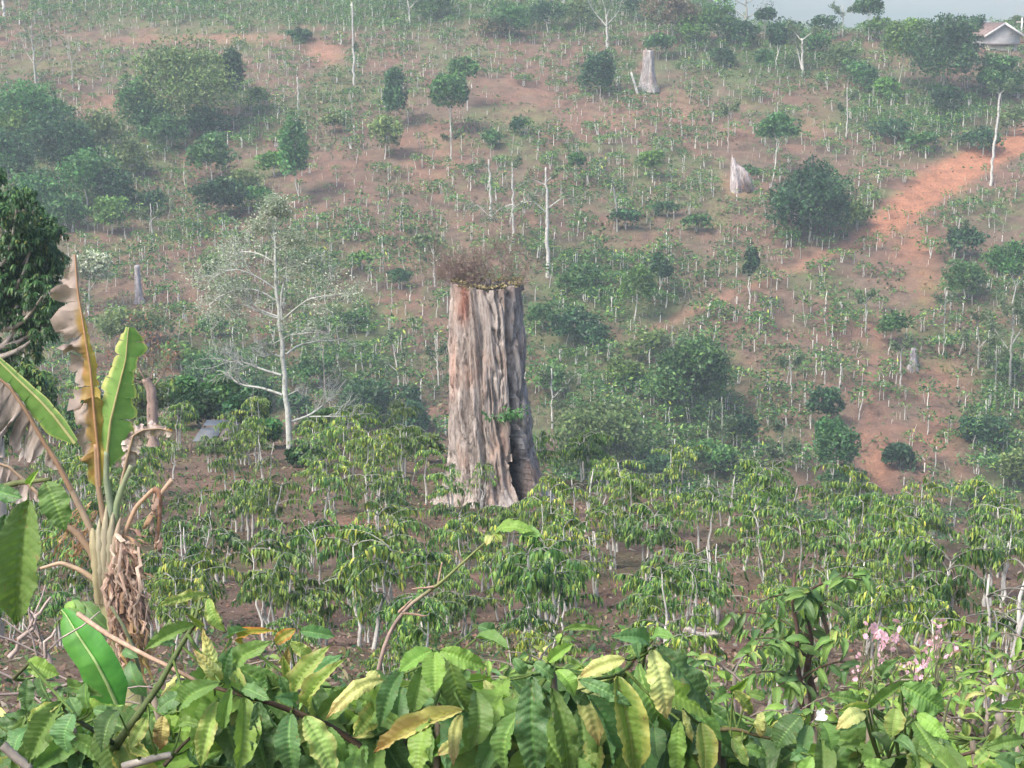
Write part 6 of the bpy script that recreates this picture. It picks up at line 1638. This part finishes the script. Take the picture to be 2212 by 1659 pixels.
# young banana sucker: one broad green leaf leaning back, and dark round leaves by it
SD_ = 8.2
sb = at(280, 1540, SD_); sb[2] = ground_z(sb[0], SD_)
suck = root('banana_sucker', sb, 'young banana shoot with one broad bright green leaf below the banana plant', 'banana shoot')
def sucker():
    mid = resample([at(*Zc(1, x, y), SD_ + d) for x, y, d in ((1000, 1260, 0), (960, 1150, -.02), (880, 970, -.05), (780, 780, -.05), (640, 570, 0), (540, 400, .08), (505, 365, .12))], 60)
    T = np.linspace(0, 1, 60); s = SD_ * M_PER_P; tang = np.gradient(mid, axis=0); tang /= np.linalg.norm(tang, axis=1)[:, None]
    for sgn, ws in ((-1, [0, 20, 44, 48, 48, 48, 40, 22, 3]), (1, [0, 52, 66, 54, 48, 50, 48, 30, 3])):
        w = np.interp(T, np.linspace(0, 1, 9), ws) * s
        sv = np.cross(tang, (0, -1, 0)) * -sgn + np.array((0, -.35, .1)); sv /= np.linalg.norm(sv, axis=1)[:, None]
        k = np.linspace(0, 1, 8)[None, :, None]
        P3 = mid[:, None] + sv[:, None] * w[:, None, None] * k + np.array((0, .4, 0)) * w[:, None, None] * k ** 2 + np.array((0, -.003, .0)) * np.sin(T * 180)[:, None, None] * k
        idx = np.arange(480).reshape(60, 8); q = np.stack([idx[:-1, :-1], idx[:-1, 1:], idx[1:, 1:], idx[1:, :-1]], -1).reshape(-1, 4)
        c = cmix((.065, .235, .040), (.095, .29, .05), vnoise(T[:, None] * 45 + 0 * k[..., 0], 2 * k[..., 0] + 0 * T[:, None], 5 + sgn))
        mb = MB(); mb.add(P3, q, None, c.reshape(-1, 3)); link('leaf_half', mb.mesh('leaf_half', MAT['banana'], True, origin=sb), suck)
    mb = MB(); tube(mb, mid + (0, -.008, 0), np.linspace(.011, .003, 60), 6, (.38, .50, .20)); link('midrib', mb.mesh('midrib', MAT['banana'], True, origin=sb), suck)
    mb = MB(); tube(mb, resample([sb - (0, 0, .2), at(300, 1640, SD_), at(272, 1560, SD_), mid[0]], 14), np.linspace(.03, .012, 14), 8, (.28, .36, .16)); link('stalk', mb.mesh('stalk', MAT['banana'], True, origin=sb), suck)
sucker()
def dark_leaf_plant():
    D = 9.0; b = at(250, 1560, D); b[2] = ground_z(b[0], D)
    t = root('broad_leaf_plant', b, 'plant with dark smooth oval leaves showing around the young banana leaf', 'plant')
    mb = MB(); tube(mb, resample([b - (0, 0, .2), at(310, 1560, D), at(300, 1400, D), at(240, 1310, D)], 14) - b, np.linspace(.02, .008, 14), 6, (.16, .18, .10)); link('stem', mb.mesh('stem', MAT['stem'], True), t)
    for bb, tt, w, kd in (((680, 300), (880, 530), 170, 'dark'), ((1060, 780), (1200, 1080), 170, 'dark'), ((560, 310), (700, 400), 110, 'green'), ((1000, 700), (1130, 760), 90, 'dark'), ((560, 300), (600, 420), 90, 'lime')):
        put_leaf(t, b, at(*Zc(1, *bb), D), at(*Zc(1, *tt), D - .05), w * .26476 * D * M_PER_P, kd, lib=LOW)
dark_leaf_plant()

# ================================================================== BARE SHOOT rising through the middle
def shoot():
    D = 7.0; b = at(812, 1600, D); b[2] = ground_z(b[0], D)
    t = root('coffee_shoot', b, 'long bare brown shoot curving up to a single bright green leaf', 'shoot')
    pts = resample([b - (0, 0, .2), at(805, 1560, D), at(817, 1440, D), at(832, 1385, D), at(862, 1325, D), at(895, 1298, D), at(950, 1262, D - .1), at(1000, 1215, D - .2), at(1040, 1180, D - .25), at(1070, 1152, D - .3)], 40)
    mb = MB(); tube(mb, pts - b, np.interp(np.linspace(0, 1, 40), [0, .4, .62, 1], [.019, .012, .009, .004]), 8, (.27, .20, .17), lump=.3)
    f = np.append(np.repeat(np.linspace(0, 1, 40), 8), 1); c = np.array((.30, .225, .19)) * (1 - sstep(.7, .85, f))[:, None] + np.array((.20, .24, .09)) * sstep(.7, .85, f)[:, None]
    mb.c[0] = c; link('stem', mb.mesh('stem', MAT['stem'], True), t)
    for q0, q1 in (((946, 1265), (955, 1215)), ((945, 1267), (890, 1272)), ((868, 1325), (925, 1330)), ((862, 1322), (890, 1295)), ((1000, 1215), (985, 1190))):
        mb = MB(); tube(mb, wob(at(*q0, D - .08), at(*q1, D - .1), 5, .03) - b, np.linspace(.007, .003, 5), 5, (.34, .24, .17)); link('twig', mb.mesh('twig', MAT['stem']), t)
    for bb, tt, w, kd in (((1070, 1150), (1155, 1150), 34, 'lime'), ((1120, 1152), (1170, 1160), 30, 'green'), ((1062, 1158), (1050, 1180), 18, 'yellow'), ((1068, 1155), (1085, 1172), 16, 'half')):
        put_leaf(t, b, at(*bb, D - .3), at(*tt, D - .35), w * D * M_PER_P, kd, normal=(0, -.6, .8))
shoot()

# ================================================================== BUSHES ON THE BANK, 8 - 17 m
def bank_bush(label, px, D, ph, spreadP, nleaf, mix, seed, leafL=.20, stemcol=(.26, .22, .18), name='coffee_bush', flowers=None):
    global R_
    keep = R_; R_ = np.random.default_rng(seed)
    x = ray(px, 1400)[0] * D; b = np.array((x, D, ground_z(x, D)))
    t = root(name, b, label, 'coffee bush', 'coffee bushes close to the camera on the near bank')
    h = ph; sp = spreadP
    tops = []
    for k in range(3):
        e = b + (R_.normal(0, .12 * sp), R_.normal(0, .15), h * R_.uniform(.8, 1)); pts = wob(b - (0, 0, .1), e, 9, .03)
        mb = MB(); tube(mb, pts - b, np.linspace(.032, .012, 9), 6, np.array(stemcol) * R_.uniform(.8, 1.2), lump=.2); link('stem', mb.mesh('stem', MAT['bark'], True), t)
        for j in range(5):
            p = pts[int(R_.integers(4, 9))]; a = R_.uniform(0, 6.28); L = sp * R_.uniform(.35, .7)
            e2 = p + np.array((math.cos(a) * L, math.sin(a) * L * .8, R_.uniform(-.1, .25)))
            bp = bez(p, (p + e2) / 2 + (0, 0, .15), e2, 6); mb = MB(); tube(mb, bp - b, np.linspace(.010, .004, 6), 4, np.array(stemcol) * .8, cap=False); link('branch', mb.mesh('branch', MAT['bark'], True), t)
            tops.append(bp)
    kinds = list(mix.keys()); pr = np.array(list(mix.values())); pr = pr / pr.sum()
    for i in range(int(nleaf * 1.35)):
        bp = tops[int(R_.integers(0, len(tops)))]; f = R_.uniform(.15, 1); p = np.array([np.interp(f, np.linspace(0, 1, 6), bp[:, q]) for q in range(3)])
        d = np.array((R_.normal(0, .5), R_.normal(-.1, .5), R_.uniform(-1.3, .1))); d /= np.linalg.norm(d); L = leafL * .78 * R_.uniform(.7, 1.25)
        put_leaf(t, b, p, p + d * L, L * R_.uniform(.24, .36), str(R_.choice(kinds, p=pr)), lib=LOW, normal=(R_.normal(0, .5), -.6, .8))
    R_ = keep
    return t, b
GM = dict(green=1, dark=.6, lime=.8, pale=.6, half=.15, yellow=.15)
DM = dict(green=1, dark=1.4, lime=.2, pale=.2)
bank_bush('dark-stemmed coffee bush with broad dark hanging leaves just beside the pink flowers', 1752, 12.5, 1.6, 1.0, 120, DM, 1, .23, (.12, .08, .06))
bank_bush('yellow-green coffee bush between the bleached-leaf bush and the dark-stemmed bush', 1600, 11.0, .85, .9, 80, GM, 2, .17)
bank_bush('coffee bush in front of the pink flowers with one upright dark leaf', 1890, 11.5, .8, .9, 80, GM, 3, .17)
bank_bush('low yellow-green coffee bush below the leaning grey trunk', 2130, 10.5, .75, 1.0, 90, dict(green=1, lime=.7, pale=1, half=.4, yellow=.2), 4, .16)
bank_bush('sparse coffee bush left of the shoot, in front of the reddish soil', 690, 10.5, .75, .9, 60, GM, 5, .16)
bank_bush('low leafy bush behind the dead shoot base', 860, 10.0, .65, .9, 70, GM, 6, .16)
bank_bush('coffee bush behind the central glossy leaves', 1120, 10.5, .8, .9, 80, GM, 7, .16)
bank_bush('small coffee bush behind the wide pale yellow leaf', 1360, 10.5, .7, .9, 70, GM, 8, .16)
bank_bush('thin bush among the dry stalks at the frame edge under the banana leaves', 70, 9.0, .95, .9, 60, dict(green=1, dark=1, half=.4, yellow=.3), 9, .16, (.30, .25, .22))
bank_bush('straggly bush between the banana skirt and the pale twin leaves', 410, 10.0, .8, .9, 60, GM, 10, .15)
bank_bush('narrow coffee bush with yellow leaves right of the dark-stemmed bush', 1990, 14.0, .9, .9, 80, dict(green=1, lime=1, yellow=.5, half=.6), 12, .17)
bank_bush('lime-leaved coffee bush at the right-hand frame edge', 2200, 13.5, .95, 1.0, 90, dict(green=1, lime=1, pale=.8, yellow=.25), 13, .17)
bank_bush('coffee bush at the foot of the reddish bare patch', 1480, 14.0, .6, .9, 60, GM, 14, .16)
bank_bush('coffee bush before the two white trunks on the bank', 1180, 14.5, .65, .9, 60, GM, 15, .16)
bank_bush('bushy coffee bush on the bank left of the dead shoot', 560, 13.0, .75, .9, 70, GM, 16, .16)

# pink-flowering shrub
def petal_mesh():
    mb = MB()
    for k in range(6):
        a = k * math.pi / 3 + R_.normal(0, .12); c, s_ = math.cos(a), math.sin(a); u = np.array((c, s_, .0)); w = np.array((-s_, c, 0))
        v = [(0, 0, 0), u * .3 + w * .22 + (0, 0, .12), u * .52 + w * .14 + (0, 0, .10), u * .55 + (0, 0, .05), u * .52 - w * .14 + (0, 0, .10), u * .3 - w * .22 + (0, 0, .12)]
        v = np.array([np.array(q, float) for q in v]); mb.add(v, [(0, 1, 2, 3), (0, 3, 4, 5)], None, (.74, .47, .57))
    for k in range(5):
        a = k * 1.257; mb.add([(0, 0, .05), (.12 * math.cos(a), .12 * math.sin(a), .22), (.12 * math.cos(a + .8), .12 * math.sin(a + .8), .22)], None, [(0, 1, 2)], (.75, .55, .55))
    return mb.mesh('blossom', MAT['petal'])
PET = [petal_mesh() for _ in range(3)]
def flowers():
    D = 9.6; b = at(1975, 1500, D); b[2] = ground_z(b[0], D)
    t = root('flowering_shrub', b, 'loose shrub with pale pink blossoms on thin stems', 'flowering shrub')
    spots = [(1018, 545, 1.5), (1000, 530, 1.3), (1070, 580, 1.2), (985, 600, .9), (925, 510, .8), (915, 580, .9), (1170, 468, 1.1), (1140, 610, 1.0), (1050, 655, .9), (1075, 680, .9), (1065, 715, .8), (1105, 750, .6), (1050, 805, .8), (1085, 825, .9), (1030, 830, .6),
             (1505, 470, .9), (1545, 460, .8), (1540, 525, .9), (1520, 550, .8), (1490, 590, .9), (1515, 610, .7), (1460, 655, .8), (1495, 680, .6), (1520, 645, .5), (1370, 710, .9), (1440, 715, .6), (1400, 795, .9), (1380, 830, .8), (1330, 790, .7), (1290, 850, .6), (1350, 855, .8), (1325, 905, .8), (1365, 915, .6),
             (1645, 700, 1.1), (1625, 660, .8), (1610, 725, .6), (1270, 800, .5), (850, 935, .9), (865, 855, .7), (825, 880, .5), (875, 730, .5), (1295, 810, .6), (1410, 770, .6)]
    hubs = [(1000, 1000), (1150, 1050), (1350, 1060), (1500, 1000), (1640, 980), (880, 1060)]
    hp = []
    for hx, hy in hubs:
        q = at(*Zc(4, hx, hy), D + R_.normal(0, .1)); hp.append(q); mb = MB(); tube(mb, wob(b - (0, 0, .1), q, 7, .04) - b, np.linspace(.014, .007, 7), 5, (.20, .22, .12)); link('stem', mb.mesh('stem', MAT['stem'], True), t)
    for x, y, sz in spots:
        q = at(*Zc(4, x, y), D + R_.normal(0, .12)); h = min(hp, key=lambda r: abs(r[0] - q[0]))
        mb = MB(); tube(mb, wob(h, q, 5, .04) - b, np.linspace(.005, .0025, 5), 4, (.24, .26, .15), cap=False); link('stem', mb.mesh('stem', MAT['stem'], True), t)
        for k in range(2):
            o = link('blossom', PET[int(R_.integers(0, 3))], t); sc = .052 * sz * R_.uniform(.8, 1.15) * (1 if k == 0 else .7); o.scale = (sc,) * 3
            o.location = Vector(q - b) + Vector((R_.normal(0, .012), -.012, R_.normal(0, .012))) * (1 + k * 1.5); o.rotation_euler = (R_.uniform(.5, 1.4), R_.normal(0, .5), R_.uniform(0, 6))
    for i in range(60):
        h = hp[int(R_.integers(0, 6))] + R_.normal(0, .07, 3); d = R_.normal(0, 1, 3); d[2] -= .3; d /= np.linalg.norm(d)
        put_leaf(t, b, h, h + d * .10, .028, str(R_.choice(['green', 'lime', 'dark'])), lib=LOW)
flowers()
def white_flower():
    D = 9.0; q = at(1772, 1549, D); b = q.copy(); b[2] = ground_z(b[0], D)
    t = root('white_flower', b, 'single white flower on a thin stem under the dark-stemmed bush', 'flower')
    mb = MB(); tube(mb, wob((0, 0, -.05), q - b, 7, .03), np.linspace(.006, .003, 7), 5, (.14, .20, .08)); link('stem', mb.mesh('stem', MAT['stem'], True), t)
    mb = MB()
    for k in range(5):
        a = k * 1.257; u = np.array((math.cos(a), math.sin(a), .6)); w = np.array((-math.sin(a), math.cos(a), 0)); v = np.array([(0, 0, 0), u * .5 + w * .35, u * .9 + w * .2, u * .9 - w * .2, u * .5 - w * .35]) * .036
        mb.add(v, [(0, 1, 2, 3)], [(0, 3, 4)], (.82, .80, .82))
    o = link('petals', mb.mesh('petals', MAT['petal']), t); o.location = Vector(q - b); o.rotation_euler = (1.1, .2, 0); o.scale = (1, 1.4, 1)
white_flower()

# leaning grey trunks on the bank to the right
for lab, a, e, D, r in (('leaning bare grey trunk at the right of the bank', (2168, 1535), (2150, 1430), 15.0, .05), ('curved bone-white root arching over the soil near two white trunks', (1478, 1395), (1560, 1372), 27, .05)):
    b = at(a[0], a[1], D); b[2] = ground_z(b[0], D); q = at(e[0], e[1], D)
    mb = MB()
    if 'root' in lab: P3 = resample([b - (0, 0, .1), b + (.02, 0, .35), at(1500, 1372, D), at(1540, 1370, D), q], 14); 
    else: P3 = wob(b - (0, 0, .2), q, 10, .02)
    tube(mb, P3 - b, np.linspace(r, r * .7, len(P3)), 8, (.45, .41, .37), lump=.25); o = link('dead_tree', mb.mesh('dead_tree', MAT['bark'], True)); o.location = b; tag(o, lab, 'dead trunk')

# dry fallen twigs
for i, (px, py, dx, D) in enumerate(((60, 1400, 60, 8.0), (20, 1330, 90, 8.4), (110, 1350, -50, 8.6), (215, 1490, 12, 8.8))):
    b = at(px, py + 90, D); q = at(px + dx, py - 40, D); mb = MB(); tube(mb, wob(b, q, 9, .05) - b, np.linspace(.014, .006, 9), 6, (.36, .30, .26)); 
    for k in range(3):
        f = R_.uniform(.3, .9); p = b + (q - b) * f; tube(mb, wob(p, p + (R_.normal(0, .25), R_.normal(0, .1), R_.uniform(.05, .3)), 4, .05) - b, np.linspace(.006, .003, 4), 4, (.34, .28, .25))
    o = link('dead_branch', mb.mesh('dead_branch', MAT['stem'])); o.location = b
    tag(o, ['crooked dry grey branch under the hanging glossy leaves', 'long dry grey branch crossing behind the dead stalks at the frame edge', 'short dead branch leaning toward the frame edge', 'upright dead stalk beside the young banana leaf'][i], 'dead branch')

# ================================================================== LABELS of the coffee shrubs: by the landmark they stand closest to
LM = [('the giant stump', 1055, 1000), ('the feathery tree', 625, 930), ('the field hut', 460, 950), ('the lopped brown trunk', 350, 890), ('the banana plant', 270, 1280), ('the pink flowers', 1960, 1400),
      ('the dark-stemmed bush', 1752, 1400), ('the curved bone-white root', 1520, 1380), ('the long bare shoot', 880, 1330), ('the olive tree beside the giant stump', 1300, 980), ('the tiered green tree', 1800, 1030),
      ('the yellow-green tree at the slope foot', 1660, 1120), ('the small dark bush on bare soil', 1942, 1000), ('the leaning grey bank trunk', 2160, 1480), ('the shaggy green tree', 1490, 860), ('the thin light-trunked tree', 1944, 800),
      ('the ash-grey stump', 1972, 790), ('the round dark tree', 1745, 470), ('the forked pale edge tree', 2180, 800), ('the dark tree by the feathery tree', 790, 890), ('the low dark edge bush', 2108, 950)]
ORD = ['first', 'second', 'third', 'fourth', 'fifth', 'sixth', 'seventh', 'eighth', 'ninth', 'tenth', 'eleventh', 'twelfth', 'thirteenth', 'fourteenth', 'fifteenth', 'sixteenth', 'seventeenth', 'eighteenth', 'nineteenth', 'twentieth']
buck = {}
for o, p, desc, zone in COFFEE:
    px, py = to_P(*[np.array([q]) for q in p]); px, py = float(px[0]), float(py[0])
    d = [math.hypot(px - l[1], (py - l[2]) * 1.6) for l in LM]; k = int(np.argmin(d)); dx, dy = px - LM[k][1], py - LM[k][2]
    sec = ('to the right of' if dx > 0 else 'to the left of') if abs(dx) > abs(dy) * 1.2 else ('uphill of' if (dy < 0 and LM[k][2] < 1050) else 'beyond' if dy < 0 else 'downhill of' if LM[k][2] < 900 else 'in front of')
    buck.setdefault((zone, desc, k, sec), []).append((d[k], o))
for (zone, desc, k, sec), L in buck.items():
    L.sort(key=lambda r: r[0])
    for i, (dd, o) in enumerate(L):
        z = 'terrace' if zone == 'near' else 'far-slope'
        first = '' if len(L) == 1 else ', ' + ORD[min(i, 19)] + ' one'
        w = f"{desc} {z} coffee shrub{first if first else ','} {sec} {LM[k][0]}"
        if len(w.split()) > 16: w = w.replace('terrace ', '')
        if len(w.split()) > 16: w = w.replace('coffee shrub', 'shrub').replace('far-slope ', '')
        o['label'] = w
print('coffee shrubs', len(COFFEE), 'objects', len(bpy.data.objects))

# ================================================================== STONES AND CLODS on the bare tracks
def clods():
    rg = np.random.default_rng(77); n = 9000
    y = rg.uniform(108, 215, n); x = rg.uniform(-.3, .3, n) * y; z = H(x, y); px, py = to_P(x, y, z)
    k = rg.random(n) < np.clip(blobs(px, py, RED), 0, 1) * .5 + .05; x, y, z = x[k], y[k], z[k]
    y2 = rg.uniform(20, 60, 4000); x2 = rg.uniform(-.3, .3, 4000) * y2; x = np.concatenate([x, x2]); y = np.concatenate([y, y2]); z = np.concatenate([z, H(x2, y2)])
    m = len(x); r = rg.uniform(.04, .16, m) * np.where(y < 80, .35, 1)
    octa = np.array([(1, 0, 0), (0, 1, 0), (-1, 0, 0), (0, -1, 0), (0, 0, .7), (0, 0, -.5)], float)
    V = np.stack([x, y, z], 1)[:, None] + octa[None] * r[:, None, None] * rg.uniform(.6, 1.3, (m, 6, 1))
    F = np.array([(0, 1, 4), (1, 2, 4), (2, 3, 4), (3, 0, 4), (1, 0, 5), (2, 1, 5), (3, 2, 5), (0, 3, 5)])
    T = (np.arange(m) * 6)[:, None, None] + F[None]
    mb = MB(); mb.add(V.reshape(-1, 3), None, T.reshape(-1, 3), np.repeat(tones(m, [(.30, .16, .10), (.20, .13, .10), (.38, .30, .24)], (1, 1, .3)), 6, 0))
    tag(link('clods', mb.mesh('clods', MAT['dry'])), 'small clods and stones on the bare soil', 'stones', kind='stuff')
clods()
